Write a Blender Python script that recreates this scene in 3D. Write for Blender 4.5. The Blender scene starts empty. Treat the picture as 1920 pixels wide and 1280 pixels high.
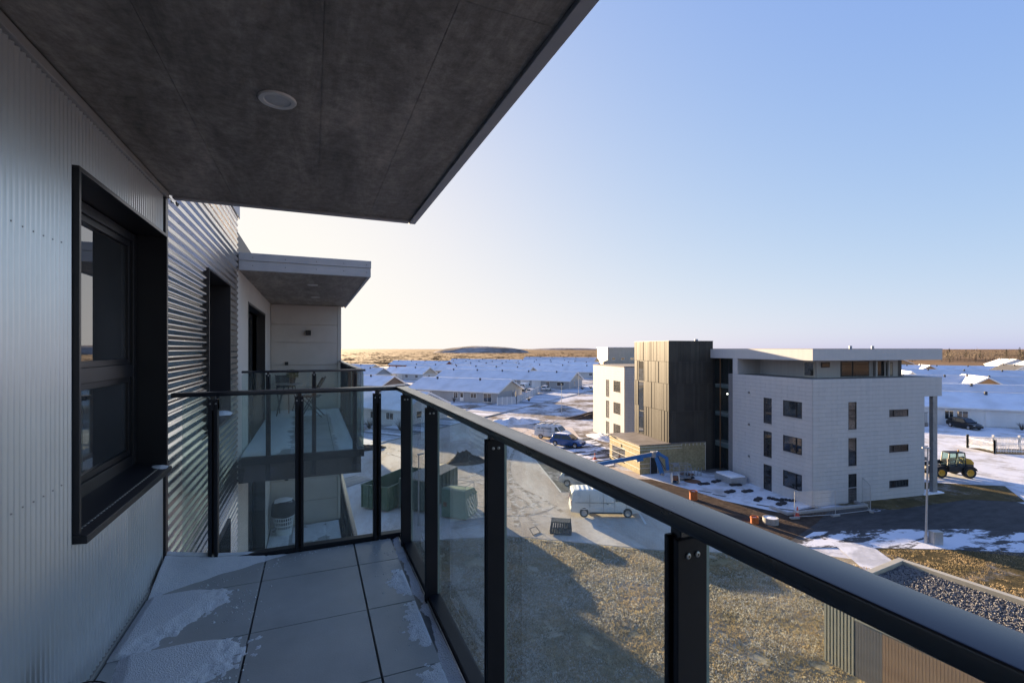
import bpy, bmesh, math, random
from mathutils import Vector, Matrix, noise
R = math.radians
random.seed(7)
sc = bpy.context.scene
COL = sc.collection

# ------------------------------------------------------------------ camera, sky, sun, exposure
F_PX = 893.0
YAW = math.atan2(374.0, F_PX)
cd = bpy.data.cameras.new('camera')
cam = bpy.data.objects.new('camera', cd); COL.objects.link(cam)
cam.location = (0, 0, 12.5)
cam.rotation_euler = (R(90), 0, -YAW)
cd.sensor_fit = 'HORIZONTAL'; cd.sensor_width = 36.0
cd.lens = F_PX / 1920 * 36.0
cd.shift_y = 13.5 / 1920
cd.clip_start = 0.05; cd.clip_end = 30000
sc.camera = cam

SUN_AZ = 8.0      # degrees to the left of +Y
SUN_EL = 8.4
w = bpy.data.worlds.new('World'); sc.world = w; w.use_nodes = True
nt = w.node_tree; nt.nodes.clear()
sky = nt.nodes.new('ShaderNodeTexSky'); sky.sky_type = 'NISHITA'
sky.sun_disc = False
sky.sun_elevation = R(SUN_EL); sky.sun_rotation = R(-SUN_AZ)
sky.altitude = 0; sky.air_density = 0.6; sky.dust_density = 1.0; sky.ozone_density = 3.0
bg = nt.nodes.new('ShaderNodeBackground'); bg.inputs['Strength'].default_value = 0.15
wo = nt.nodes.new('ShaderNodeOutputWorld')
# the whole sky is compressed evenly (c / (c + k)), as the photograph's wide exposure blend does
va = nt.nodes.new('ShaderNodeVectorMath'); va.operation = 'ADD'; va.inputs[1].default_value = (1.02, 1.02, 0.20)
vd = nt.nodes.new('ShaderNodeVectorMath'); vd.operation = 'DIVIDE'
vm = nt.nodes.new('ShaderNodeVectorMath'); vm.operation = 'MULTIPLY'; vm.inputs[1].default_value = (0.845, 0.815, 0.735)
nt.links.new(sky.outputs[0], va.inputs[0]); nt.links.new(sky.outputs[0], vd.inputs[0]); nt.links.new(va.outputs[0], vd.inputs[1])
nt.links.new(vd.outputs[0], vm.inputs[0]); nt.links.new(vm.outputs[0], bg.inputs[0]); nt.links.new(bg.outputs[0], wo.inputs[0])

sl = bpy.data.lights.new('sun', 'SUN'); sl.energy = 2.55; sl.angle = R(0.5); sl.color = (1.0, 0.75, 0.47)
so = bpy.data.objects.new('sun', sl); COL.objects.link(so)
sdir = Vector((-math.sin(R(SUN_AZ)) * math.cos(R(SUN_EL)), math.cos(R(SUN_AZ)) * math.cos(R(SUN_EL)), math.sin(R(SUN_EL))))
so.rotation_euler = sdir.to_track_quat('Z', 'Y').to_euler()
so.location = (-20, 120, 60)

sc.view_settings.view_transform = 'Standard'; sc.view_settings.look = 'None'
sc.view_settings.exposure = 3.08; sc.view_settings.gamma = 1.0
sc.view_settings.use_curve_mapping = False
sc.render.engine = 'CYCLES'
sc.cycles.max_bounces = 8; sc.cycles.transparent_max_bounces = 24
sc.cycles.glossy_bounces = 4; sc.cycles.diffuse_bounces = 4
sc.cycles.caustics_reflective = False; sc.cycles.caustics_refractive = False
sc.cycles.use_denoising = True

# ------------------------------------------------------------------ materials
MATS = {}
def new_mat(name):
    m = bpy.data.materials.new(name); m.use_nodes = True
    n = m.node_tree; b = n.nodes['Principled BSDF']
    MATS[name] = m
    return m, n, b
def mat(name, base, rough=0.6, metal=0.0, col2=None, nscale=4.0, detail=6.0, lo=0.35, hi=0.65, bump=0.0, bscale=30.0,
        stretch=(1, 1, 1), coord='Object', ior=1.45, spec=None, wave=None):
    m, n, b = new_mat(name)
    b.inputs['Base Color'].default_value = (*base, 1); b.inputs['Roughness'].default_value = rough
    b.inputs['Metallic'].default_value = metal; b.inputs['IOR'].default_value = ior
    if spec is not None: b.inputs['Specular IOR Level'].default_value = spec
    tc = n.nodes.new('ShaderNodeTexCoord'); mp = n.nodes.new('ShaderNodeMapping')
    mp.inputs['Scale'].default_value = stretch
    n.links.new(tc.outputs[coord], mp.inputs[0])
    if col2 is not None:
        nz = n.nodes.new('ShaderNodeTexNoise'); nz.inputs['Scale'].default_value = nscale; nz.inputs['Detail'].default_value = detail
        nz.inputs['Roughness'].default_value = 0.62
        rp = n.nodes.new('ShaderNodeValToRGB')
        rp.color_ramp.elements[0].position = lo; rp.color_ramp.elements[1].position = hi
        rp.color_ramp.elements[0].color = (*base, 1); rp.color_ramp.elements[1].color = (*col2, 1)
        n.links.new(mp.outputs[0], nz.inputs['Vector']); n.links.new(nz.outputs[0], rp.inputs[0])
        n.links.new(rp.outputs[0], b.inputs['Base Color'])
    if bump:
        n2 = n.nodes.new('ShaderNodeTexNoise'); n2.inputs['Scale'].default_value = bscale; n2.inputs['Detail'].default_value = 8
        bp = n.nodes.new('ShaderNodeBump'); bp.inputs['Strength'].default_value = bump; bp.inputs['Distance'].default_value = 0.02
        n.links.new(mp.outputs[0], n2.inputs['Vector']); n.links.new(n2.outputs[0], bp.inputs['Height'])
        n.links.new(bp.outputs[0], b.inputs['Normal'])
    return m
def glass_mat(name, tint, refl_ior=1.45, dust=0.03, dust_col=(0.6, 0.65, 0.68), rough=0.0):
    m = bpy.data.materials.new(name); m.use_nodes = True; MATS[name] = m
    n = m.node_tree; n.nodes.clear()
    out = n.nodes.new('ShaderNodeOutputMaterial')
    tr = n.nodes.new('ShaderNodeBsdfTransparent'); tr.inputs[0].default_value = (*tint, 1)
    gl = n.nodes.new('ShaderNodeBsdfGlossy'); gl.inputs['Roughness'].default_value = rough; gl.inputs[0].default_value = (0.95, 0.97, 1, 1)
    fr = n.nodes.new('ShaderNodeFresnel')
    ge = n.nodes.new('ShaderNodeNewGeometry'); mi = n.nodes.new('ShaderNodeMapRange')   # same reflectance on both faces of a pane
    mi.inputs[3].default_value = refl_ior; mi.inputs[4].default_value = 1 / refl_ior
    n.links.new(ge.outputs['Backfacing'], mi.inputs[0]); n.links.new(mi.outputs[0], fr.inputs[0])
    mx = n.nodes.new('ShaderNodeMixShader'); n.links.new(fr.outputs[0], mx.inputs[0])
    df = n.nodes.new('ShaderNodeBsdfDiffuse'); df.inputs[0].default_value = (*dust_col, 1)
    tl = n.nodes.new('ShaderNodeBsdfTranslucent'); tl.inputs[0].default_value = (*dust_col, 1)
    dd = n.nodes.new('ShaderNodeMixShader'); dd.inputs[0].default_value = 0.5
    n.links.new(df.outputs[0], dd.inputs[1]); n.links.new(tl.outputs[0], dd.inputs[2])
    m2 = n.nodes.new('ShaderNodeMixShader')
    tc = n.nodes.new('ShaderNodeTexCoord'); nz = n.nodes.new('ShaderNodeTexNoise'); nz.inputs['Scale'].default_value = 2.2; nz.inputs['Detail'].default_value = 5
    mr = n.nodes.new('ShaderNodeMapRange'); mr.inputs[1].default_value = 0.3; mr.inputs[2].default_value = 0.75
    mr.inputs[3].default_value = dust * 0.5; mr.inputs[4].default_value = dust * 1.6
    n.links.new(tc.outputs['Object'], nz.inputs['Vector']); n.links.new(nz.outputs[0], mr.inputs[0]); n.links.new(mr.outputs[0], m2.inputs[0])
    n.links.new(tr.outputs[0], m2.inputs[1]); n.links.new(dd.outputs[0], m2.inputs[2])
    n.links.new(m2.outputs[0], mx.inputs[1]); n.links.new(gl.outputs[0], mx.inputs[2])
    n.links.new(mx.outputs[0], out.inputs[0])
    return m

mat('rib_metal', (0.74, 0.76, 0.75), 0.30, 0.75, col2=(0.82, 0.84, 0.83), nscale=1.3, spec=0.6)
mat('corrugated', (0.58, 0.57, 0.56), 0.14, 1.0, col2=(0.66, 0.64, 0.62), nscale=2.0)
mat('black_trim', (0.016, 0.017, 0.021), 0.36, 0.0, col2=(0.018, 0.019, 0.023), nscale=6)
mat('rail_black', (0.014, 0.017, 0.027), 0.22, 0.0, col2=(0.022, 0.024, 0.032), nscale=3, ior=1.6)
mat('post_black', (0.012, 0.014, 0.021), 0.45, 0.0, col2=(0.017, 0.019, 0.027), nscale=3, spec=0.35)
mat('steel', (0.55, 0.55, 0.56), 0.3, 1.0, col2=(0.4, 0.4, 0.4), nscale=40)
mat('flashing', (0.34, 0.33, 0.31), 0.5, 0.1, col2=(0.28, 0.27, 0.26), nscale=5)
mat('fascia', (0.40, 0.40, 0.42), 0.45, 0.1, col2=(0.46, 0.46, 0.48), nscale=3)
mat('beige_panel', (0.60, 0.57, 0.52), 0.6, col2=(0.56, 0.53, 0.49), nscale=2.2)
mat('beige_panel2', (0.52, 0.48, 0.44), 0.6, col2=(0.57, 0.53, 0.49), nscale=2.2)
mat('dark_void', (0.02, 0.02, 0.022), 0.8, col2=(0.03, 0.03, 0.03))
mat('dark_clad', (0.05, 0.05, 0.055), 0.5, 0.2, col2=(0.065, 0.065, 0.07), nscale=3)
mat('window_glass', (0.022, 0.027, 0.031), 0.02, 0.0, col2=(0.045, 0.05, 0.054), nscale=1.4, ior=1.9)
mat('lamp_white', (0.72, 0.71, 0.68), 0.4, col2=(0.68, 0.67, 0.65), nscale=20)
mat('lamp_lens', (0.6, 0.6, 0.6), 0.3, col2=(0.55, 0.55, 0.55), nscale=30)
mat('tile', (0.36, 0.365, 0.36), 0.36, col2=(0.50, 0.50, 0.49), nscale=2.2, detail=12, lo=0.28, hi=0.72, bump=0.08, bscale=120)
mat('gutter', (0.10, 0.105, 0.11), 0.4, col2=(0.16, 0.165, 0.17), nscale=9)
mat('snow', (0.90, 0.91, 0.93), 0.55, col2=(0.84, 0.86, 0.90), nscale=30, bump=0.6, bscale=160)
mat('roof_snow', (0.80, 0.82, 0.86), 0.6, col2=(0.70, 0.73, 0.79), nscale=0.7, bump=0.25, bscale=6)
def roof_mat():
    n = MATS['roof_snow'].node_tree; b = n.nodes['Principled BSDF']
    src = b.inputs['Base Color'].links[0].from_socket
    oi = n.nodes.new('ShaderNodeObjectInfo'); mr = n.nodes.new('ShaderNodeMapRange'); mr.inputs[3].default_value = 0.80; mr.inputs[4].default_value = 1.05
    n.links.new(oi.outputs['Random'], mr.inputs[0])
    tc = n.nodes.new('ShaderNodeTexCoord'); nz = n.nodes.new('ShaderNodeTexNoise'); nz.inputs['Scale'].default_value = 0.35; nz.inputs['Detail'].default_value = 8
    n.links.new(tc.outputs['Object'], nz.inputs['Vector'])
    m2 = n.nodes.new('ShaderNodeMapRange'); m2.inputs[1].default_value = 0.30; m2.inputs[2].default_value = 0.50; m2.inputs[3].default_value = 0.80; m2.inputs[4].default_value = 1.0
    n.links.new(nz.outputs[0], m2.inputs[0])
    mu = n.nodes.new('ShaderNodeMath'); mu.operation = 'MULTIPLY'; n.links.new(mr.outputs[0], mu.inputs[0]); n.links.new(m2.outputs[0], mu.inputs[1])
    mx = n.nodes.new('ShaderNodeMix'); mx.data_type = 'RGBA'; mx.blend_type = 'MULTIPLY'; mx.inputs[0].default_value = 1
    n.links.new(src, mx.inputs[6]); n.links.new(mu.outputs[0], mx.inputs[7]); n.links.new(mx.outputs[2], b.inputs['Base Color'])
roof_mat()
glass_mat('rail_glass', (0.90, 0.955, 0.94), 1.42, 0.065, (0.55, 0.62, 0.62))
mat('coated_glass', (0.03, 0.036, 0.04), 0.015, 0.0, col2=(0.06, 0.065, 0.07), nscale=1.2, ior=2.7)
glass_mat('clear_glass', (0.80, 0.88, 0.88), 1.5, 0.03)
mat('glass_edge', (0.30, 0.42, 0.38), 0.15, col2=(0.36, 0.47, 0.43), nscale=8)

def vary_rough(name, lo, hi, scale):
    n = MATS[name].node_tree; b = n.nodes['Principled BSDF']
    tc = n.nodes.new('ShaderNodeTexCoord'); z = n.nodes.new('ShaderNodeTexNoise'); z.inputs['Scale'].default_value = scale; z.inputs['Detail'].default_value = 10; z.inputs['Roughness'].default_value = 0.7
    mr = n.nodes.new('ShaderNodeMapRange'); mr.inputs[1].default_value = 0.35; mr.inputs[2].default_value = 0.68; mr.inputs[3].default_value = lo; mr.inputs[4].default_value = hi
    n.links.new(tc.outputs['Object'], z.inputs['Vector']); n.links.new(z.outputs[0], mr.inputs[0]); n.links.new(mr.outputs[0], b.inputs['Roughness'])
vary_rough('rail_black', 0.20, 0.29, 5.0); vary_rough('tile', 0.28, 0.50, 3.0)
# concrete soffit: boards, cloudy stains, pores
def concrete(name, c1, c2, c3, stretch=(2.2, 0.5, 1)):
    m, n, b = new_mat(name); b.inputs['Roughness'].default_value = 0.62
    tc = n.nodes.new('ShaderNodeTexCoord')
    mp = n.nodes.new('ShaderNodeMapping'); mp.inputs['Scale'].default_value = stretch
    n.links.new(tc.outputs['Object'], mp.inputs[0])
    a = n.nodes.new('ShaderNodeTexNoise'); a.inputs['Scale'].default_value = 1.9; a.inputs['Detail'].default_value = 12; a.inputs['Roughness'].default_value = 0.76; a.inputs['Distortion'].default_value = 0.5
    n.links.new(mp.outputs[0], a.inputs['Vector'])
    r1 = n.nodes.new('ShaderNodeValToRGB'); e = r1.color_ramp.elements
    e[0].position = 0.30; e[0].color = (*c1, 1); e[1].position = 0.72; e[1].color = (*c3, 1)
    k = e.new(0.5); k.color = (*c2, 1)
    n.links.new(a.outputs[0], r1.inputs[0])
    f = n.nodes.new('ShaderNodeTexNoise'); f.inputs['Scale'].default_value = 22; f.inputs['Detail'].default_value = 8; f.inputs['Roughness'].default_value = 0.75
    n.links.new(tc.outputs['Object'], f.inputs['Vector'])
    mr = n.nodes.new('ShaderNodeMapRange'); mr.inputs[1].default_value = 0.3; mr.inputs[2].default_value = 0.7; mr.inputs[3].default_value = 0.60; mr.inputs[4].default_value = 1.40
    n.links.new(f.outputs[0], mr.inputs[0])
    mx = n.nodes.new('ShaderNodeMix'); mx.data_type = 'RGBA'; mx.blend_type = 'MULTIPLY'; mx.inputs[0].default_value = 1
    n.links.new(r1.outputs[0], mx.inputs[6]); n.links.new(mr.outputs[0], mx.inputs[7])
    n.links.new(mx.outputs[2], b.inputs['Base Color'])
    bp = n.nodes.new('ShaderNodeBump'); bp.inputs['Strength'].default_value = 0.25; bp.inputs['Distance'].default_value = 0.01
    n.links.new(f.outputs[0], bp.inputs['Height']); n.links.new(bp.outputs[0], b.inputs['Normal'])
    return m
concrete('concrete', (0.13, 0.115, 0.10), (0.27, 0.24, 0.21), (0.50, 0.445, 0.39))
concrete('concrete_light', (0.20, 0.20, 0.20), (0.27, 0.27, 0.265), (0.34, 0.335, 0.325), (1, 1, 1))

# ------------------------------------------------------------------ mesh helpers
class MB:
    def __init__(s): s.v = []; s.f = []
    def add(s, vs, fs):
        o = len(s.v); s.v += [tuple(p) for p in vs]; s.f += [tuple(i + o for i in f) for f in fs]; return s
    def box(s, x0, x1, y0, y1, z0, z1):
        return s.add([(x0, y0, z0), (x1, y0, z0), (x1, y1, z0), (x0, y1, z0), (x0, y0, z1), (x1, y0, z1), (x1, y1, z1), (x0, y1, z1)],
                     [(0, 3, 2, 1), (4, 5, 6, 7), (0, 1, 5, 4), (1, 2, 6, 5), (2, 3, 7, 6), (3, 0, 4, 7)])
    def beam(s, p, q, wd, ht, up=(0, 0, 1)):
        p = Vector(p); q = Vector(q); d = (q - p).normalized(); u = Vector(up)
        r = d.cross(u)
        if r.length < 1e-4: r = d.cross(Vector((1, 0, 0)))
        r.normalize(); u = r.cross(d).normalized()
        vs = []
        for c in (p, q):
            for a, b in ((-1, -1), (1, -1), (1, 1), (-1, 1)): vs.append(c + r * a * wd / 2 + u * b * ht / 2)
        return s.add(vs, [(0, 1, 2, 3), (7, 6, 5, 4), (0, 4, 5, 1), (1, 5, 6, 2), (2, 6, 7, 3), (3, 7, 4, 0)])
    def tube(s, p, q, r0, r1=None, n=10):
        p = Vector(p); q = Vector(q); r1 = r0 if r1 is None else r1
        d = (q - p).normalized(); a = d.orthogonal().normalized(); b = d.cross(a)
        vs = []
        for c, r in ((p, r0), (q, r1)):
            for i in range(n):
                t = 2 * math.pi * i / n; vs.append(c + (a * math.cos(t) + b * math.sin(t)) * r)
        fs = [(i, (i + 1) % n, n + (i + 1) % n, n + i) for i in range(n)] + [tuple(range(n - 1, -1, -1)), tuple(range(n, 2 * n))]
        return s.add(vs, fs)
    def lathe(s, prof, c=(0, 0, 0), n=20, axis='z', cap=True):
        vs = []; fs = []; k = len(prof)
        for i in range(n):
            t = 2 * math.pi * i / n
            for r, h in prof:
                x, y = r * math.cos(t), r * math.sin(t)
                if axis == 'z': p = (c[0] + x, c[1] + y, c[2] + h)
                elif axis == 'y': p = (c[0] + x, c[1] + h, c[2] + y)
                else: p = (c[0] + h, c[1] + x, c[2] + y)
                vs.append(p)
        for i in range(n):
            j = (i + 1) % n
            for q in range(k - 1): fs.append((i * k + q, j * k + q, j * k + q + 1, i * k + q + 1))
        if cap:
            fs.append(tuple(i * k for i in range(n))); fs.append(tuple(i * k + k - 1 for i in range(n - 1, -1, -1)))
        return s.add(vs, fs)
    def poly(s, pts, z0, z1):
        n = len(pts)
        vs = [(x, y, z0) for x, y in pts] + [(x, y, z1) for x, y in pts]
        return s.add(vs, [tuple(range(n - 1, -1, -1)), tuple(range(n, 2 * n))] + [(i, (i + 1) % n, n + (i + 1) % n, n + i) for i in range(n)])
    def loft(s, prof):
        """side profile [(x, z, half width)], closed, mirrored across y"""
        n = len(prof)
        vs = [(x, -w_, z) for x, z, w_ in prof] + [(x, w_, z) for x, z, w_ in prof]
        return s.add(vs, [tuple(range(n)), tuple(range(2 * n - 1, n - 1, -1))] + [(i, n + i, n + (i + 1) % n, (i + 1) % n) for i in range(n)])
    def mesh(s, name, bevel=0.0, seg=2, fix=True):
        me = bpy.data.meshes.new(name); me.from_pydata(s.v, [], s.f)
        if fix or bevel:
            bm = bmesh.new(); bm.from_mesh(me)
            if fix: bmesh.ops.recalc_face_normals(bm, faces=bm.faces)
            if bevel:
                es = [e for e in bm.edges if len(e.link_faces) == 2 and e.calc_face_angle(0) > R(25)]
                bmesh.ops.bevel(bm, geom=es, offset=bevel, segments=seg, profile=0.5, affect='EDGES', clamp_overlap=True)
            bm.to_mesh(me); bm.free()
        return me
    def build(s, name, m, parent=None, smooth=None, bevel=0.0, seg=2, loc=None, fix=True):
        me = s.mesh(name, bevel, seg, fix)
        return link(name, me, m, parent, smooth, loc)
def link(name, me, m, parent=None, smooth=None, loc=None):
    if len(me.materials) == 0: me.materials.append(MATS[m] if isinstance(m, str) else m)
    o = bpy.data.objects.new(name, me); COL.objects.link(o)
    if smooth is not None:
        me.polygons.foreach_set('use_smooth', [True] * len(me.polygons))
        if smooth < 180: me.set_sharp_from_angle(angle=R(smooth))
    if parent is not None: o.parent = parent
    if loc is not None: o.location = loc
    return o
def tag(o, label, cat=None, group=None, kind=None):
    if label: o['label'] = label
    if cat: o['category'] = cat
    if group: o['group'] = group
    if kind: o['kind'] = kind
    return o
def thing(name, label, cat, loc=(0, 0, 0), rz=0.0, group=None):
    o = bpy.data.objects.new(name, None); COL.objects.link(o)
    o.empty_display_size = 0.2
    o.location = loc; o.rotation_euler = (0, 0, rz)
    return tag(o, label, cat, group)
def box(name, m, parent, *b, bevel=0.0, smooth=None):
    return MB().box(*b).build(name, m, parent, smooth, bevel)
def copy_tree(o, parent=None):
    c = o.copy(); COL.objects.link(c); c.parent = parent
    for ch in list(o.children): copy_tree(ch, c)
    return c
def N(x, y, z=0.0, s=1.0): return noise.noise(Vector((x * s, y * s, z)))
def fbm(x, y, s=1.0, o=4): return noise.fractal(Vector((x * s, y * s, 3.7)), 0.9, 2.1, o)

# ------------------------------------------------------------------ ground
def ground_mat(name, c1, c2, fine, snow=(0.74, 0.76, 0.80), sscale=0.25, s_lo=0.5, s_hi=0.6, sfine=3.0, sf_amt=0.25, bump=0.4, stretch=(1, 1, 1), rough=0.85, snow_max=1.0, rot=0.0):
    m, n, b = new_mat(name); b.inputs['Roughness'].default_value = rough
    b.inputs['Specular IOR Level'].default_value = 0.04
    g = n.nodes.new('ShaderNodeNewGeometry')
    mp = n.nodes.new('ShaderNodeMapping'); mp.inputs['Scale'].default_value = stretch; mp.inputs['Rotation'].default_value = (0, 0, rot)
    mp.vector_type = 'POINT'
    rt = n.nodes.new('ShaderNodeMapping'); rt.inputs['Rotation'].default_value = (0, 0, rot)
    n.links.new(g.outputs['Position'], rt.inputs[0])
    mp.inputs['Rotation'].default_value = (0, 0, 0)
    n.links.new(rt.outputs[0], mp.inputs[0])
    a = n.nodes.new('ShaderNodeTexNoise'); a.inputs['Scale'].default_value = fine; a.inputs['Detail'].default_value = 10; a.inputs['Roughness'].default_value = 0.7
    n.links.new(mp.outputs[0], a.inputs['Vector'])
    r1 = n.nodes.new('ShaderNodeValToRGB'); e = r1.color_ramp.elements
    e[0].position = 0.35; e[0].color = (*c1, 1); e[1].position = 0.65; e[1].color = (*c2, 1)
    n.links.new(a.outputs[0], r1.inputs[0])
    s1 = n.nodes.new('ShaderNodeTexNoise'); s1.inputs['Scale'].default_value = sscale; s1.inputs['Detail'].default_value = 8; s1.inputs['Roughness'].default_value = 0.62; s1.inputs['Distortion'].default_value = 0.4
    n.links.new(mp.outputs[0], s1.inputs['Vector'])
    s2 = n.nodes.new('ShaderNodeTexNoise'); s2.inputs['Scale'].default_value = sfine; s2.inputs['Detail'].default_value = 6; s2.inputs['Roughness'].default_value = 0.75
    n.links.new(g.outputs['Position'], s2.inputs['Vector'])
    ad = n.nodes.new('ShaderNodeMath'); ad.operation = 'MULTIPLY_ADD'; ad.inputs[1].default_value = sf_amt
    n.links.new(s2.outputs[0], ad.inputs[0]); n.links.new(s1.outputs[0], ad.inputs[2])
    mr = n.nodes.new('ShaderNodeMapRange'); mr.inputs[1].default_value = s_lo + sf_amt * 0.5; mr.inputs[2].default_value = s_hi + sf_amt * 0.5
    mr.inputs[3].default_value = 0; mr.inputs[4].default_value = snow_max
    n.links.new(ad.outputs[0], mr.inputs[0])
    mx = n.nodes.new('ShaderNodeMix'); mx.data_type = 'RGBA'
    n.links.new(mr.outputs[0], mx.inputs[0]); n.links.new(r1.outputs[0], mx.inputs[6]); mx.inputs[7].default_value = (*snow, 1)
    n.links.new(mx.outputs[2], b.inputs['Base Color'])
    bp = n.nodes.new('ShaderNodeBump'); bp.inputs['Strength'].default_value = bump; bp.inputs['Distance'].default_value = 0.08
    n.links.new(s2.outputs[0], bp.inputs['Height']); n.links.new(bp.outputs[0], b.inputs['Normal'])
    return m
HR = math.atan2(-0.763, 0.646)   # house grid direction
ground_mat('field', (0.19, 0.118, 0.058), (0.30, 0.195, 0.105), 0.012, snow=(0.115, 0.072, 0.040), sscale=0.0045, s_lo=0.53, s_hi=0.62, sfine=0.05, sf_amt=0.2, bump=0.0, stretch=(0.5, 2.2, 1), rot=-YAW)
ground_mat('village_ground', (0.12, 0.10, 0.082), (0.25, 0.21, 0.17), 0.4, snow=(0.62, 0.63, 0.66), sscale=0.12, s_lo=0.42, s_hi=0.58, sfine=0.9, sf_amt=0.4)
ground_mat('yard', (0.40, 0.33, 0.27), (0.58, 0.51, 0.44), 0.5, snow=(0.68, 0.63, 0.58), sscale=0.16, s_lo=0.44, s_hi=0.66, sfine=1.6, sf_amt=0.3, stretch=(1.5, 0.35, 1), rot=R(17), bump=0.35)
ground_mat('road', (0.13, 0.13, 0.135), (0.22, 0.22, 0.225), 0.8, snow=(0.70, 0.72, 0.77), sscale=0.5, s_lo=0.36, s_hi=0.58, sfine=1.5, stretch=(0.06, 1.1, 1), rot=-R(50) * -1, bump=0.2)
ground_mat('lawn', (0.17, 0.145, 0.085), (0.36, 0.29, 0.17), 1.3, snow=(0.60, 0.58, 0.55), sscale=0.22, s_lo=0.40, s_hi=0.80, sfine=6.0, sf_amt=0.7, bump=0.25, snow_max=0.75)
ground_mat('dry_grass', (0.07, 0.058, 0.03), (0.15, 0.115, 0.055), 0.8, snow=(0.36, 0.36, 0.37), sscale=0.4, s_lo=0.54, s_hi=0.8, sfine=6, sf_amt=0.4, bump=0.8)
ground_mat('asphalt', (0.055, 0.054, 0.054), (0.095, 0.092, 0.09), 1.2, snow=(0.70, 0.72, 0.77), sscale=0.32, s_lo=0.66, s_hi=0.70, sfine=1.8, sf_amt=0.22, stretch=(0.5, 1.3, 1), bump=0.15, rough=0.7)
ground_mat('asphalt_snowy', (0.06, 0.059, 0.059), (0.11, 0.107, 0.105), 1.2, snow=(0.72, 0.74, 0.79), sscale=0.45, s_lo=0.47, s_hi=0.52, sfine=1.8, sf_amt=0.25, stretch=(0.45, 1.6, 1), bump=0.15, rough=0.7)
ground_mat('parking', (0.11, 0.108, 0.10), (0.19, 0.18, 0.165), 0.9, snow=(0.55, 0.56, 0.58), sscale=0.3, s_lo=0.54, s_hi=0.72, sfine=2.0, bump=0.2)
ground_mat('soil', (0.045, 0.034, 0.027), (0.10, 0.075, 0.058), 1.6, snow=(0.6, 0.62, 0.66), sscale=0.5, s_lo=0.72, s_hi=0.78, bump=1.0, sfine=4)
ground_mat('snow_ground', (0.42, 0.40, 0.38), (0.60, 0.60, 0.60), 0.6, snow=(0.70, 0.715, 0.75), sscale=0.3, s_lo=0.38, s_hi=0.54, sfine=1.4, sf_amt=0.45, bump=0.4)
ground_mat('path', (0.42, 0.43, 0.45), (0.56, 0.57, 0.60), 0.8, snow=(0.74, 0.76, 0.80), sscale=0.5, s_lo=0.45, s_hi=0.6, bump=0.2, rough=0.5)
ground_mat('hill_heath', (0.15, 0.12, 0.10), (0.24, 0.195, 0.16), 0.03, snow=(0.40, 0.36, 0.34), sscale=0.014, s_lo=0.42, s_hi=0.62, sfine=0.06, bump=0.0)
mat('kerb', (0.32, 0.31, 0.30), 0.8, col2=(0.40, 0.39, 0.38), nscale=6)
mat('line_paint', (0.72, 0.71, 0.68), 0.7, col2=(0.6, 0.59, 0.57), nscale=5)

def sheet(name, pts, z, m, sub=0, amp=0.0, parent=None):
    area = sum(pts[i][0] * pts[(i + 1) % len(pts)][1] - pts[(i + 1) % len(pts)][0] * pts[i][1] for i in range(len(pts)))
    if area < 0: pts = pts[::-1]
    me = bpy.data.meshes.new(name); me.from_pydata([(x, y, z) for x, y in pts], [], [tuple(range(len(pts)))])
    o = link(name, me, m, parent)
    if parent is None: o['kind'] = 'structure'
    return o
BIG = 14000
sheet('field', [(-BIG, -2500), (BIG, -2500), (BIG, BIG), (-BIG, BIG)], -0.03, 'field')
sheet('village_ground', [(-60, 30), (-60, 330), (40, 345), (150, 290), (330, 240), (460, 160), (460, -60), (60, -60), (-60, -60)], -0.012, 'village_ground')
# gravel yard and car park between the buildings
sheet('gravel_yard', [(0.9, 31.5), (4, 31.5), (12.0, 29.6), (19.7, 23.9), (26, 20.5), (33, 36.0), (29.3, 41.0), (32, 52), (38, 66), (24, 80), (10, 76), (-2, 66), (-2, 31.5)], 0.004, 'yard')
road_dir = Vector((0.636, -0.772, 0)); 
def strip(p, q, wd):
    p = Vector((*p, 0)); q = Vector((*q, 0)); d = (q - p).normalized(); r = Vector((-d.y, d.x, 0)) * wd / 2
    return [tuple((p + r)[:2]), tuple((p - r)[:2]), tuple((q - r)[:2]), tuple((q + r)[:2])]
sheet('street', strip((-14, 52), (140, 180), 8.5), 0.010, 'road')
sheet('lawn', [(0.7, -12), (0.7, 31.4), (4, 31.4), (12.0, 29.5), (19.7, 23.8), (26.2, 20.4), (28.5, 19.4), (40, 8), (40, -12)], 0.008, 'lawn')
sheet('parking_lot', [(20.0, 36.6), (23.4, 49.4), (29.0, 47.4), (26.2, 35.2)], 0.018, 'parking')
for q, (p0, p1) in enumerate([((19.95, 36.6), (23.35, 49.4)), ((21.9, 27.6), (24.6, 33.2))]):
    o = sheet('parking_line', strip(p0, p1, 0.14), 0.023, 'line_paint')
sheet('site_road', [(31.2, 60.5), (36.2, 57.5), (33.5, 48.6), (29.4, 42.2), (27.0, 43.6), (27.2, 52)], 0.0195, 'asphalt_snowy')
sheet('garden_soil', [(25.6, 22.2), (24.4, 33.5), (27.6, 38.2), (31.0, 36.2), (31.4, 29.6), (34.0, 25.4), (36.6, 25.4), (36.7, 24.2), (33.6, 22.9), (28, 21.0)], 0.020, 'soil')
sheet('snowy_forecourt', [(29.6, 38.2), (31.5, 40.0), (36.3, 39.4), (36.2, 36.2), (37.9, 34.6), (36.6, 25.7), (33.0, 25.2), (31.2, 29.4), (30.8, 33)], 0.026, 'snow_ground')
sheet('asphalt_court', [(27.5, 21.2), (33.5, 23.1), (36.6, 24.4), (48.4, 22.8), (50, 23.0), (53, 20), (50, 12), (40, 14.0), (36.2, 17.2), (31.6, 19.4)], 0.022, 'asphalt')
sheet('icy_asphalt', [(27.6, 21.0), (31.5, 22.0), (36, 20.6), (42, 18.2), (47, 14.6), (44, 13.6), (40, 14.9), (36.2, 17.0), (31.6, 19.2)], 0.027, 'asphalt_snowy')
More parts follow.
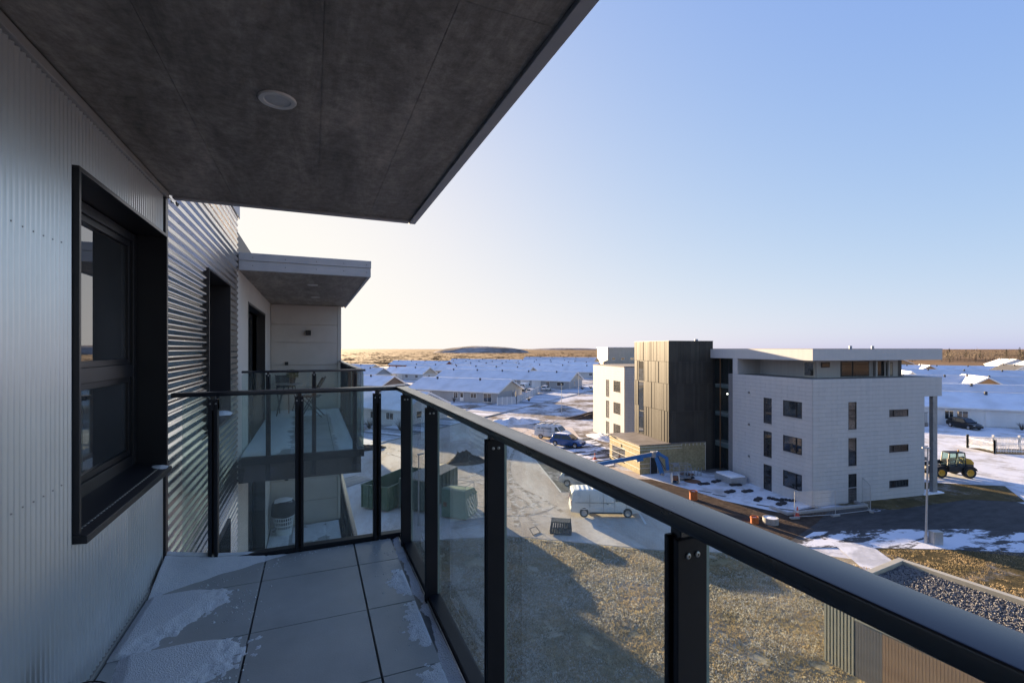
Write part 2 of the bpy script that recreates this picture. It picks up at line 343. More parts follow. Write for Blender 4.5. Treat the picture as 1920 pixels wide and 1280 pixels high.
sheet('front_grass', [(38.6, 25.15), (41.5, 22.6), (50, 21.8), (53.6, 19.6), (58, 22.6), (52.5, 26.4), (50.0, 25.0)], 0.030, 'dry_grass')
sheet('verge_grass', [(36.4, 16.9), (40.2, 14.7), (44, 13.4), (50, 11.8), (54, 4), (46, -4), (31, 6.5), (29.3, 15.2), (32.6, 18.7)], 0.016, 'dry_grass')
sheet('icy_path', [(30.9, 20.4), (32.9, 19.4), (29.2, 13.6), (26.4, 13.6)], 0.032, 'path')
sheet('snow_yard', [(52.5, 27.5), (58.2, 22.7), (55, 18.5), (70, 5), (112, 22), (96, 46), (70, 52), (58, 44)], 0.012, 'snow_ground')

def track(name, pts, wd, m, z, gap=1.65):
    # a pair of wheel ruts following a smooth line
    P = []
    for i in range(len(pts) - 1):
        p0 = Vector(pts[max(0, i - 1)]); p1 = Vector(pts[i]); p2 = Vector(pts[i + 1]); p3 = Vector(pts[min(len(pts) - 1, i + 2)])
        for k in range(10):
            t = k / 10; P.append(0.5 * ((2 * p1) + (p2 - p0) * t + (2 * p0 - 5 * p1 + 4 * p2 - p3) * t * t + (3 * p1 - p0 - 3 * p2 + p3) * t ** 3))
    b = MB()
    for side in (-0.5, 0.5):
        o = len(b.v)
        for i, p in enumerate(P):
            d = (P[min(i + 1, len(P) - 1)] - P[max(i - 1, 0)]).normalized(); r = Vector((-d.y, d.x))
            c = p + r * gap * side; w2 = wd * (0.5 + 0.25 * N(p.x, p.y, side, 0.6))
            b.v += [(c.x - r.x * w2, c.y - r.y * w2, z), (c.x + r.x * w2, c.y + r.y * w2, z)]
        for i in range(len(P) - 1): b.f.append((o + 2 * i, o + 2 * i + 1, o + 2 * i + 3, o + 2 * i + 2))
    q = b.build(name, m, None, fix=False); q['kind'] = 'structure'
ground_mat('rut', (0.26, 0.215, 0.175), (0.44, 0.375, 0.315), 1.2, snow=(0.66, 0.63, 0.60), sscale=1.4, s_lo=0.44, s_hi=0.60, sfine=4, sf_amt=0.5, bump=0.5)
for k, pts in enumerate(([(12.5, 31), (15.0, 38), (19.5, 50), (25, 66), (33, 80)], [(15.5, 30.5), (16.0, 36), (18.0, 46), (26, 60), (40, 76)], [(9, 44), (13, 43.5), (17, 46), (22, 56), (29, 74)], [(6.5, 66), (10, 56), (13.5, 47), (16.5, 38), (16.8, 31.5)], [(17.5, 34.5), (15, 33.5), (11.5, 35.5), (10.2, 41), (12, 50)])):
    track('wheel_rut', pts, 0.34, 'rut', 0.0125 + k * 0.0006)

kd = (Vector((140, 180)) - Vector((-14, 52))).normalized(); kn = Vector((-kd.y, kd.x))
for side, nm in ((-1, 'near'), (1, 'far')):
    b = MB(); a0 = Vector((-14, 52)) + kn * 4.35 * side; a1 = Vector((140, 180)) + kn * 4.35 * side
    b.beam((a0.x, a0.y, 0.05), (a1.x, a1.y, 0.05), 0.16, 0.14)
    q = b.build('kerb', 'kerb', None); q['kind'] = 'structure'
# heath-covered hill far out on the plain and the far-off rise behind it
def mound(name, cx, cy, rx, ry, h, m, rz=0.0, seed=0.0, nx=48, ny=24, rough=0.12):
    b = MB(); idx = {}
    for j in range(ny + 1):
        for i in range(nx + 1):
            u = i / nx * 2 - 1; v = j / ny * 2 - 1
            r2 = u * u + v * v
            z = max(0.0, 1 - r2) ** 0.62 * h * (1 + rough * fbm(u * 3 + seed, v * 3, 1.0)) if r2 < 1 else -0.4
            x, y = u * rx, v * ry
            b.v.append((cx + x * math.cos(rz) - y * math.sin(rz), cy + x * math.sin(rz) + y * math.cos(rz), z))
    for j in range(ny):
        for i in range(nx):
            a = j * (nx + 1) + i; b.f.append((a, a + 1, a + nx + 2, a + nx + 1))
    o = b.build(name, m, None, 180, fix=False); o['kind'] = 'structure'
    return o
def atdist(px, f):   # ground point seen along an image column at forward distance f (used only to lay out the plain)
    r = (px - 960) / F_PX
    return ((r * math.cos(YAW) + math.sin(YAW)) * f, (-r * math.sin(YAW) + math.cos(YAW)) * f)
hx, hy = atdist(903, 1500)
mound('hill', hx, hy, 150, 130, 20.5, 'hill_heath', -YAW, 2.0, 64, 30, 0.10)
hx, hy = atdist(1060, 5200)
mound('far_rise', hx, hy, 420, 300, 20, 'hill_heath', -YAW, 5.0)
# low heaps of earth on the yard
def heap(name, label, cx, cy, rx, ry, h, m, seed):
    b = MB(); nx, ny = 26, 20
    for j in range(ny + 1):
        for i in range(nx + 1):
            u = i / nx * 2 - 1; v = j / ny * 2 - 1; r2 = u * u + v * v
            k = max(0.0, 1 - r2)
            z = k ** 1.1 * h * (1 + 0.9 * fbm(u * 2.2 + seed, v * 2.2, 1.3)) + (0.10 * k * N(u * 9, v * 9, seed)) + 0.02 - (0.06 if r2 >= 0.98 else 0)
            b.v.append((u * rx, v * ry, z))
    for j in range(ny):
        for i in range(nx):
            a = j * (nx + 1) + i; b.f.append((a, a + 1, a + nx + 2, a + nx + 1))
    o = b.build(name, m, None, 180, fix=False); o.location = (cx, cy, 0)
    return tag(o, label, 'earth heap')
heap('earth_heap', 'large dark heap of earth on the snowy yard beyond the containers', 15.6, 50.2, 2.3, 1.4, 1.0, 'soil', 1.3)
heap('earth_heap', 'low wide bank of grey earth beyond the lettered white van', 50, 74.5, 9, 2.4, 0.9, 'soil', 4.1)
heap('earth_heap', 'flat brown earth mound between the kerb and the open container', 4.6, 62, 4.2, 1.6, 0.5, 'soil', 7.7)
heap('snow_heap', 'ploughed heap of dirty snow left of the lettered white van', 31, 74, 5.5, 2.2, 0.7, 'snow_ground', 11.2)
heap('snow_heap', 'low ridge of lumpy snow beside the wing of the white building', 37.2, 56.5, 1.2, 3.6, 0.45, 'snow_ground', 15.2)

# ------------------------------------------------------------------ the apartment building we stand on
XW = -0.93            # face of the long wall
ZF, ZC = 11.0, 13.575 # our balcony floor and soffit
bld = thing('apartment_building', 'grey metal clad apartment building with concrete balconies along the left edge', 'building', (0, 0, 0))
# solid mass behind the claddings
box('building_core', 'dark_void', bld, -15, XW - 0.42, -18, 12.95, 0, 14.05)
box('building_core', 'dark_void', bld, -15, XW - 0.42, -18, 4.2, 14.05, 17.2)
# unseen block added behind the near building to cast the lawn shadow
far = thing('unseen_shadow_block', 'unseen block added behind the near wall to shade the lawn and yard', 'building', (-6.7, 80, 0))
box('wall', 'beige_panel', far, -9, 9.2, -4.5, 4.5, 0, 12.6)
box('roof', 'dark_clad', far, -9.2, 9.4, -4.7, 4.7, 12.6, 13.0)
for fl in range(4):
    for k in range(5):
        wv = box('window', 'black_trim', far, -8 + k * 3.5, -6.4 + k * 3.5, -4.55, -4.48, 0.9 + fl * 3, 2.4 + fl * 3)
        box('pane', 'window_glass', wv, -7.92 + k * 3.5, -6.48 + k * 3.5, -4.556, -4.55, 0.98 + fl * 3, 2.32 + fl * 3)

# --- near wall: fine vertical ribs
def ribs(y0, y1, z0, z1, pitch=0.0345, amp=0.0050):
    b = MB(); n = int((y1 - y0) / pitch * 12); ys = [y0 + (y1 - y0) * i / n for i in range(n + 1)]
    def prof(y):
        t = (y / pitch) % 1.0
        # flat pan with a narrow raised rib
        d = abs(t - 0.5) * 2
        return amp * (max(0.0, min(1.0, (0.52 - d) / 0.26)) * 2 - 1)
    for y in ys:
        b.v.append((XW + prof(y), y, z0)); b.v.append((XW + prof(y), y, z1))
    for i in range(n): b.f.append((2 * i, 2 * i + 2, 2 * i + 3, 2 * i + 1))
    return b
WY0, WY1, WZ0, WZ1 = 2.553, 3.872, 11.72, 13.25
wall = MB()
for a in ((-3.0, WY0, ZF - 0.3, ZC + 0.02), (WY0, WY1, ZF - 0.3, WZ0), (WY0, WY1, WZ1, ZC + 0.02)):
    r_ = ribs(*a); wall.add(r_.v, r_.f)
wall_o = wall.build('ribbed_wall', 'rib_metal', bld, 60, fix=False)
box('wall_backing', 'dark_void', bld, XW - 0.41, XW - 0.012, -3.0, WY0 - 0.01, ZF - 0.3, ZC)
box('wall_backing', 'dark_void', bld, XW - 0.41, XW - 0.012, WY0 - 0.01, WY1 + 0.05, ZF - 0.3, WZ0 - 0.02)
box('wall_backing', 'dark_void', bld, XW - 0.41, XW - 0.012, WY0 - 0.01, WY1 + 0.05, WZ1 + 0.02, ZC)
# screws in rows
scr = MB().lathe([(0.0, 0.004), (0.0025, 0.0035), (0.0035, 0.0)], n=8, axis='x').mesh('screw')
for zz in (11.95, 12.92):
    for k in range(14):
        y = -0.0345 * 0 + 1.55 + k * 0.069
        if y > WY0 - 0.04: continue
        link('screw', scr, 'steel', wall_o, loc=(XW + 0.004, round(y / 0.0345) * 0.0345 , zz + 0.006 * random.random()))
# wall flashing under the soffit, corner trim and base trim
MB().box(XW - 0.01, XW + 0.020, -3.0, 3.94, ZC - 0.045, ZC - 0.004).build('flashing', 'flashing', bld, bevel=0.004)
MB().box(XW - 0.02, XW + 0.012, 3.885, 3.945, 0.0, ZC - 0.046).build('corner_trim', 'black_trim', bld, bevel=0.004)
MB().box(XW - 0.02, XW + 0.014, -3.0, 3.884, ZF - 0.02, ZF + 0.018).build('base_trim', 'flashing', bld, bevel=0.003)

# --- window set deep in a black surround
def deep_window(parent, y0, y1, z0, z1, transom, depth=0.145, side=1):
    wn = MB()
    fl = 0.020
    wn.box(XW - depth, XW + 0.026, y0 - 0.004, y0 + fl - 0.004, z0, z1)          # near jamb
    wn.box(XW - depth, XW + 0.026, y1 - fl + 0.004, y1 + 0.004, z0, z1)          # far jamb
    wn.box(XW - depth, XW + 0.026, y0 - 0.004, y1 + 0.004, z1, z1 + fl)          # head
    o = wn.build('window', 'black_trim', parent, bevel=0.002)
    sl_ = MB(); sl_.add([(XW - depth, y0, z0 + 0.03), (XW + 0.05, y0, z0 - 0.012), (XW + 0.05, y1, z0 - 0.012), (XW - depth, y1, z0 + 0.03),
                         (XW - depth, y0, z0 - 0.03), (XW + 0.05, y0, z0 - 0.045), (XW + 0.05, y1, z0 - 0.045), (XW - depth, y1, z0 - 0.03)],
                        [(0, 1, 2, 3), (7, 6, 5, 4), (0, 4, 5, 1), (1, 5, 6, 2), (2, 6, 7, 3), (3, 7, 4, 0)])
    sl_.build('sill', 'black_trim', o, bevel=0.002)
    xi = XW - depth
    fr = MB()
    a0, a1, b0, b1 = y0 + fl, y1 - fl, z0 + 0.02, z1 - 0.004
    t = 0.055
    fr.box(xi - 0.06, xi + 0.004, a0, a0 + t, b0, b1); fr.box(xi - 0.06, xi + 0.004, a1 - t, a1, b0, b1)
    fr.box(xi - 0.06, xi + 0.003, a0 + t, a1 - t, b0, b0 + t + 0.02); fr.box(xi - 0.06, xi + 0.003, a0 + t, a1 - t, b1 - t, b1)
    fr.box(xi - 0.06, xi + 0.003, a0 + t, a1 - t, transom - 0.04, transom + 0.04)
    fr.build('frame', 'black_trim', o, bevel=0.003)
    # sashes
    for q0, q1 in ((b0 + t + 0.02, transom - 0.04), (transom + 0.04, b1 - t)):
        s_ = MB(); k = 0.035
        s_.box(xi - 0.05, xi - 0.012, a0 + t, a0 + t + k, q0, q1); s_.box(xi - 0.05, xi - 0.012, a1 - t - k, a1 - t, q0, q1)
        s_.box(xi - 0.05, xi - 0.013, a0 + t + k, a1 - t - k, q0, q0 + k); s_.box(xi - 0.05, xi - 0.013, a0 + t + k, a1 - t - k, q1 - k, q1)
        s_.build('sash', 'black_trim', o, bevel=0.002)
        MB().box(xi - 0.036, xi - 0.028, a0 + t + k - 0.004, a1 - t - k + 0.004, q0 + k - 0.004, q1 - k + 0.004).build('pane', 'coated_glass', o)
    return o
win = deep_window(bld, WY0, WY1, WZ0, WZ1, 12.36)
# --- horizontally corrugated wall
def corr(y0, y1, z0, z1, pitch=0.076, amp=0.010):
    b = MB(); n = max(1, int((z1 - z0) / pitch * 8)); nc = max(1, int((y1 - y0) / 1.1))
    for i in range(n + 1):
        z = z0 + (z1 - z0) * i / n
        for c in range(nc + 1):
            y = y0 + (y1 - y0) * c / nc
            b.v.append((XW + 0.004 + amp * math.sin(2 * math.pi * z / pitch), y, z))
    for i in range(n):
        for c in range(nc):
            a = i * (nc + 1) + c; b.f.append((a, a + 1, a + nc + 2, a + nc + 1))
    return b
CY0, CY1 = 3.945, 7.30
wins = []
for k in range(5): wins.append((5.29, 6.57, 11.73 - 2.8 * k, 13.25 - 2.8 * k))
cw = MB()
for (a, b_, c, d) in ((CY0, 5.29, 0.0, 14.24), (6.57, CY1, 0.0, 14.24)):
    q = corr(a, b_, c, d); cw.add(q.v, q.f)
zs = [0.0]
for wz in reversed(wins): zs += [wz[2], wz[3]]
zs.append(14.24)
for i in range(0, len(zs), 2):
    if zs[i + 1] - zs[i] > 0.05:
        q = corr(5.29, 6.57, max(0, zs[i]), zs[i + 1]); cw.add(q.v, q.f)
cwo = cw.build('corrugated_wall', 'corrugated', bld, 180, fix=False)
box('wall_backing', 'dark_void', bld, XW - 0.41, XW - 0.012, CY0, 5.28, 0, 14.2)
box('wall_backing', 'dark_void', bld, XW - 0.41, XW - 0.012, 6.58, CY1, 0, 14.2)
for i in range(0, len(zs), 2):
    box('wall_backing', 'dark_void', bld, XW - 0.41, XW - 0.013, 5.28, 6.58, max(0, zs[i]) + 0.03, min(zs[i + 1] - 0.03, 14.18))
for wz in wins[:2]:
    deep_window(bld, 5.285, 6.575, wz[2], wz[3], wz[2] + 0.64, 0.20)
for y in (4.35, 5.0, 6.8, 7.15):
    for k in range(40):
        z = 14.05 - k * 0.152
        link('screw', scr, 'black_trim', cwo, loc=(XW + 0.015, y, z))
# roof edge over the corrugated wall, and the parapet that goes on behind the far canopy
MB().box(XW - 0.3, XW + 0.03, CY0 + 0.2, CY1 + 0.02, 14.24, 14.40).build('roof_flashing', 'fascia', bld, bevel=0.006)
MB().box(XW - 0.4, XW - 0.02, CY1 + 0.03, 13.0, 13.80, 14.11).build('parapet', 'dark_clad', bld, bevel=0.006)
# small black hook on the corrugated wall
hk = MB()
for i in range(8):
    t0, t1 = R(200 + i * 18), R(200 + (i + 1) * 18)
    hk.tube((XW + 0.03, 4.10 + 0.03 * math.cos(t0), 13.56 + 0.03 * math.sin(t0)), (XW + 0.03, 4.10 + 0.03 * math.cos(t1), 13.56 + 0.03 * math.sin(t1)), 0.006, n=6)
hk.build('hook', 'black_trim', bld, 40)
# snow lying on the sills
def snow_lump(name, cx, cy, z, rx, ry, h, parent, seed=0):
    b = MB(); nx, ny = 16, 12
    for j in range(ny + 1):
        for i in range(nx + 1):
            u = i / nx * 2 - 1; v = j / ny * 2 - 1
            k = max(0.0, 1 - u * u - v * v + 0.35 * N(u * 2 + seed, v * 2))
            b.v.append((cx + u * rx, cy + v * ry, z + h * k ** 0.6 - (0.004 if k <= 0 else 0)))
    for j in range(ny):
        for i in range(nx):
            a = j * (nx + 1) + i; b.f.append((a, a + 1, a + nx + 2, a + nx + 1))
    o = b.build(name, 'snow', parent, 180, fix=False)
    return o
snow_lump('snow', XW - 0.015, 3.80, WZ0 - 0.002, 0.06, 0.05, 0.012, bld, 3)
snow_lump('snow', XW - 0.05, 6.42, 11.74, 0.11, 0.12, 0.035, bld, 5)
snow_lump('snow', XW - 0.03, 6.36, 8.935, 0.14, 0.16, 0.05, bld, 8)

# --- soffit over our balcony: slab with formwork imprints, metal edge
SX, SY = 0.755, 4.03
ceil = MB().box(XW - 0.4, SX, -3.0, SY, ZC + 0.006, ZC + 0.24).build('soffit_slab', 'concrete', bld)
xs = [XW + 0.021, -0.52, 0.035, 0.42, SX - 0.006]; ys = [-3.0, -0.2, 1.42, SY - 0.004]
for i in range(len(xs) - 1):
    for j in range(len(ys) - 1):
        dz = random.choice((0.0, 0.0015, 0.003, 0.0042))
        MB().box(xs[i] + 0.0012, xs[i + 1] - 0.0012, ys[j] + 0.0015, ys[j + 1] - 0.0015, ZC - 0.001 + dz, ZC + 0.0055).build('board_imprint', 'concrete', ceil)
ed = MB()
ed.box(SX, SX + 0.055, -3.0, SY + 0.055, ZC - 0.012, ZC + 0.13)
ed.box(XW + 0.015, SX - 0.001, SY, SY + 0.055, ZC - 0.012, ZC + 0.13)
ed.build('soffit_edge', 'fascia', bld, bevel=0.003)
ed = MB(); ed.box(SX + 0.002, SX + 0.05, -3.0, SY + 0.05, ZC + 0.131, ZC + 0.25); ed.box(XW + 0.02, SX, SY + 0.002, SY + 0.05, ZC + 0.131, ZC + 0.25)
ed.build('roof_edge', 'fascia', bld, bevel=0.003)
def downlight(label, x, y, z, r=0.076, group=None):
    t = thing('ceiling_light', label, 'ceiling light', (x, y, z), group=group)
    MB().lathe([(r * 0.66, -0.004), (r * 0.70, -0.008), (r * 0.95, -0.009), (r, -0.004), (r, 0.0)], n=40, cap=False).build('trim_ring', 'lamp_white', t, 40)
    MB().lathe([(0.0001, -0.003), (r * 0.5, -0.0045), (r * 0.675, -0.003)], n=40, cap=False).build('lens', 'lamp_lens', t, 60)
    return t
downlight('round white recessed light in the concrete soffit above our balcony', -0.14, 2.285, ZC - 0.0015)

# --- our balcony floor: slab, tiles, edge gutter
slab = MB().box(XW - 0.4, 0.625, -3.0, 3.92, ZF - 0.30, ZF - 0.034).build('balcony_floor', 'gutter', bld)
txs = [XW + 0.016, -0.307, 0.293, 0.567]; tys = [3.855, 3.462, 2.850, 2.238, 1.626, 1.014, 0.402, -0.21, -0.822, -1.434]
for i in range(3):
    for j in range(len(tys) - 1):
        g = 0.0035 if True else 0
        gx = 0.005
        MB().box(txs[i] + gx, txs[i + 1] - (gx if i < 2 else 0), tys[j + 1] + g, tys[j] - g, ZF - 0.030, ZF + random.uniform(-0.0008, 0.0008)).build('tile', 'tile', slab, bevel=0.002)
MB().box(0.568, 0.626, -3.0, 3.86, ZF - 0.034, ZF - 0.016).build('gutter_strip', 'gutter', slab)
MB().box(XW + 0.02, 0.626, 3.862, 3.92, ZF - 0.034, ZF - 0.016).build('gutter_strip', 'gutter', slab)
MB().box(0.6265, 0.6335, -3.0, 3.927, ZF - 0.30, ZF + 0.008).build('edge_profile', 'steel', slab, bevel=0.001)
MB().box(XW + 0.02, 0.626, 3.9205, 3.927, ZF - 0.30, ZF + 0.008).build('edge_profile', 'steel', slab, bevel=0.001)

# snow blown onto the tiles
def snow_sheet(name, label, x0, x1, y0, y1, z, hfun, res=0.012, parent=None):
    nx = int((x1 - x0) / res); ny = int((y1 - y0) / res)
    vid = {}; b = MB(); H = {}
    for j in range(ny + 1):
        for i in range(nx + 1):
            x = x0 + (x1 - x0) * i / nx; y = y0 + (y1 - y0) * j / ny
            H[i, j] = (x, y, hfun(x, y))
    def vv(k):
        if k not in vid:
            x, y, h = H[k]; vid[k] = len(b.v); b.v.append((x, y, z + max(h, -0.002)))
        return vid[k]
    for j in range(ny):
        for i in range(nx):
            ks = ((i, j), (i + 1, j), (i + 1, j + 1), (i, j + 1))
            if max(H[k][2] for k in ks) > 0: b.f.append(tuple(vv(k) for k in ks))
    o = b.build(name, 'snow', parent, 180, fix=False)
    if parent is None: tag(o, label, 'snow', kind='stuff')
    return o
def sm(a, b, t):
    t = max(0.0, min(1.0, (t - a) / (b - a))); return t * t * (3 - 2 * t)
def our_snow(x, y):
    n1 = fbm(x, y, 5.0); n2 = fbm(x + 4, y, 26.0); n3 = fbm(x, y + 9, 70.0, 3)
    h = -1.0
    if y > 3.47:      # wedge in the far corner
        lim = 3.47 + 0.42 * min(1.0, ((x + 0.90) / 0.85)) ** 0.8 if x > -0.90 else 3.47
        h = max(h, (y - lim) * 0.30 + 0.006 * n1)
        if y > 3.852: h = max(h - 0.012, -1)
    elif 2.858 < y < 3.455:
        t = (y - 2.858) / 0.6
        lim = -0.74 + 0.26 * sm(0.0, 0.75, t) - 0.06 * sm(0.85, 1, t)
        e = (lim - x); h = max(h, min(e * 0.16, 0.022) + (0.0075 + 0.02 * max(0, 0.12 - e)) * n2 * sm(0.2, 0.0, e) + 0.002 * n1)
        h = min(h, (x + 0.915) * 0.5)
    elif 2.246 < y < 2.843:
        t = (y - 2.246) / 0.6
        lim = -0.62 + 0.32 * sm(0.0, 0.8, t) - 0.10 * sm(0.86, 1, t)
        e = (lim - x); h = max(h, min(e * 0.14, 0.02) + (0.010 + 0.03 * max(0, 0.16 - e)) * n2 * sm(0.24, 0.0, e) + 0.002 * n1)
        h = min(h, (x + 0.86 - 0.1 * (1 - t)) * 0.4)
    elif y < 2.235:
        e = (-0.42 + 0.1 * n1 - x); h = max(h, min(e * 0.12, 0.02) + 0.006 * n2)
    # thin drifts at the outer edge of each tile row
    if x > 0.30 and x < 0.566:
        for c, wd, ln in ((3.10, 0.12, 0.20), (2.62, 0.10, 0.24), (2.52, 0.11, 0.14), (2.08, 0.15, 0.16), (1.5, 0.14, 0.2)):
            d = 1 - ((0.575 - x) / wd) ** 2 - ((y - c) / ln) ** 2
            h = max(h, 0.006 * d + 0.0045 * n2 + 0.002 * n3 - 0.001)
    if x < 0.566 and any(abs(y - j) < 0.006 for j in tys): h = min(h, -0.004)
    if abs(x + 0.307) < 0.007 or abs(x - 0.293) < 0.007: h = min(h, h - 0.006)
    return h
snow_sheet('drifted_snow', 'thin wind-blown snow lying on the grey tiles of our balcony', XW + 0.02, 0.566, 1.1, 3.90, ZF + 0.0012, our_snow, 0.010)
def gut_snow(x, y):
    n1 = fbm(x * 0.6, y, 6.0); return 0.009 * ((x - 0.594) / 0.02 + 0.75 * math.sin(y * 9.0 + 2 * n1) + 1.1 * n1 + 0.15)
snow_sheet('gutter_snow', 'narrow strip of snow in the gutter along the balcony edge', 0.570, 0.625, 0.8, 3.90, ZF - 0.015, gut_snow, 0.008)

# ------------------------------------------------------------------ railings
def rail_seg(t, org, along, out, s0, s1, posts, zf, double=False, rail_w=0.085, glass='rail_glass', rail_ext=(0, 0), detail=True):
    """straight run of railing; coordinates (s along, o outward from the inner edge of the top rail, z)"""
    O = Vector((*org, 0)); A = Vector((*along, 0)); B = Vector((*out, 0))
    def P(s, o, z): p = O + A * s + B * o; return (p.x, p.y, z)
    def bx(b, a0, a1, o0, o1, z0, z1):
        return b.add([P(a0, o0, z0), P(a1, o0, z0), P(a1, o1, z0), P(a0, o1, z0), P(a0, o0, z1), P(a1, o0, z1), P(a1, o1, z1), P(a0, o1, z1)],
                     [(0, 3, 2, 1), (4, 5, 6, 7), (0, 1, 5, 4), (1, 2, 6, 5), (2, 3, 7, 6), (3, 0, 4, 7)])
    zt = zf + 1.2
    bx(MB(), s0 - rail_ext[0], s1 + rail_ext[1], 0, rail_w, zt - 0.030, zt).build('top_rail', 'rail_black', t, 40, bevel=0.0045, seg=3)
    bx(MB(), s0, s1, 0.028, 0.098, zf - 0.075, zf + 0.032).build('bottom_rail', 'post_black', t, bevel=0.003)
    for p in posts:
        b = MB()
        if double:
            bx(b, p - 0.029, p - 0.006, 0.022, 0.088, zf - 0.28, zt - 0.055); bx(b, p + 0.008, p + 0.029, 0.022, 0.088, zf - 0.28, zt - 0.055)
            bx(b, p - 0.006, p + 0.008, 0.055, 0.082, zf - 0.28, zt - 0.075)
            if detail: bx(b, p - 0.029, p + 0.029, 0.024, 0.086, zt - 0.13, zt - 0.053)
        else:
            bx(b, p - 0.019, p - 0.007, 0.010, 0.082, zf - 0.28, zt - 0.053); bx(b, p + 0.007, p + 0.019, 0.010, 0.082, zf - 0.28, zt - 0.053)
            bx(b, p - 0.008, p + 0.008, 0.022, 0.078, zf - 0.28, zt - 0.056)
        po = b.build('post', 'post_black', t, bevel=0.0022, seg=1)
        bx(MB(), p - 0.014, p + 0.014, 0.022, 0.070, zt - 0.058, zt - 0.026).build('bracket', 'rail_black', po, bevel=0.002)
        if detail:
            sgn = -1
            for oo in (0.034, 0.056):
                if double: c = P(p - 0.017 if oo < 0.04 else p + 0.018, 0.021, zt - 0.083); ax = B
                else: c = P(p - 0.0195, oo, zt - 0.085); ax = -A
                cv = Vector(c)
                if double: a_ = -B
                else: a_ = -A
                wsh = MB().tube(cv, cv + a_ * 0.0022, 0.0056, n=18).tube(cv + a_ * 0.0022, cv + a_ * 0.0032, 0.0056, 0.0042, n=18)
                wsh.build('bolt', 'steel', po, 40)
                MB().tube(cv + a_ * 0.0030, cv + a_ * 0.0036, 0.0019, n=6).build('bolt_socket', 'dark_void', po)
    # glass panes between posts, corners cut off at the brackets
    ps = [s0 - 0.0] + list(posts) + [s1]
    for i in range(len(ps) - 1):
        a0 = ps[i] + (0.012 if i > 0 else 0.006); a1 = ps[i + 1] - (0.012 if i < len(ps) - 2 else 0.006)
        if a1 - a0 < 0.08: continue
        cc = 0.03; z0, z1 = zf + 0.012, zt - 0.034
        o0, o1 = 0.0835, 0.0935
        pr = [(a0, z0), (a1, z0), (a1, z1 - cc), (a1 - cc, z1), (a0 + cc, z1), (a0, z1 - cc)]
        b = MB(); n = 6
        b.add([P(s, o0, z) for s, z in pr] + [P(s, o1, z) for s, z in pr],
              [tuple(range(n)), tuple(range(2 * n - 1, n - 1, -1))] + [(k, n + k, n + (k + 1) % n, (k + 1) % n) for k in range(n)])
        me = b.mesh('glass_panel'); me.materials.append(MATS[glass]); me.materials.append(MATS['glass_edge'])
        for pl in me.polygons:
            if len(pl.vertices) == 4: pl.material_index = 1
        link('glass_panel', me, glass, t)
rl = thing('balcony_railing', 'black steel and glass railing around our own balcony in the foreground', 'railing', (0, 0, 0))
rail_seg(rl, (0.61, 0), (0, 1), (1, 0), -2.6, 3.83, [-1.4, -0.34, 0.71, 1.745, 2.82, 3.66], ZF, rail_ext=(0, 0.0))
rail_seg(rl, (XW + 0.045, 3.835), (1, 0), (0, 1), 0.05, 1.575, [0.245, 0.795, 1.355], ZF, double=True, rail_ext=(0.045, 0.0))
MB().box(0.61, 0.695, 3.831, 3.92, ZF + 1.17, ZF + 1.2).build('rail_corner', 'rail_black', rl, 40, bevel=0.0045, seg=3)

# ------------------------------------------------------------------ far balconies, same floor and the one below
LY0, LY1 = 7.35, 12.80
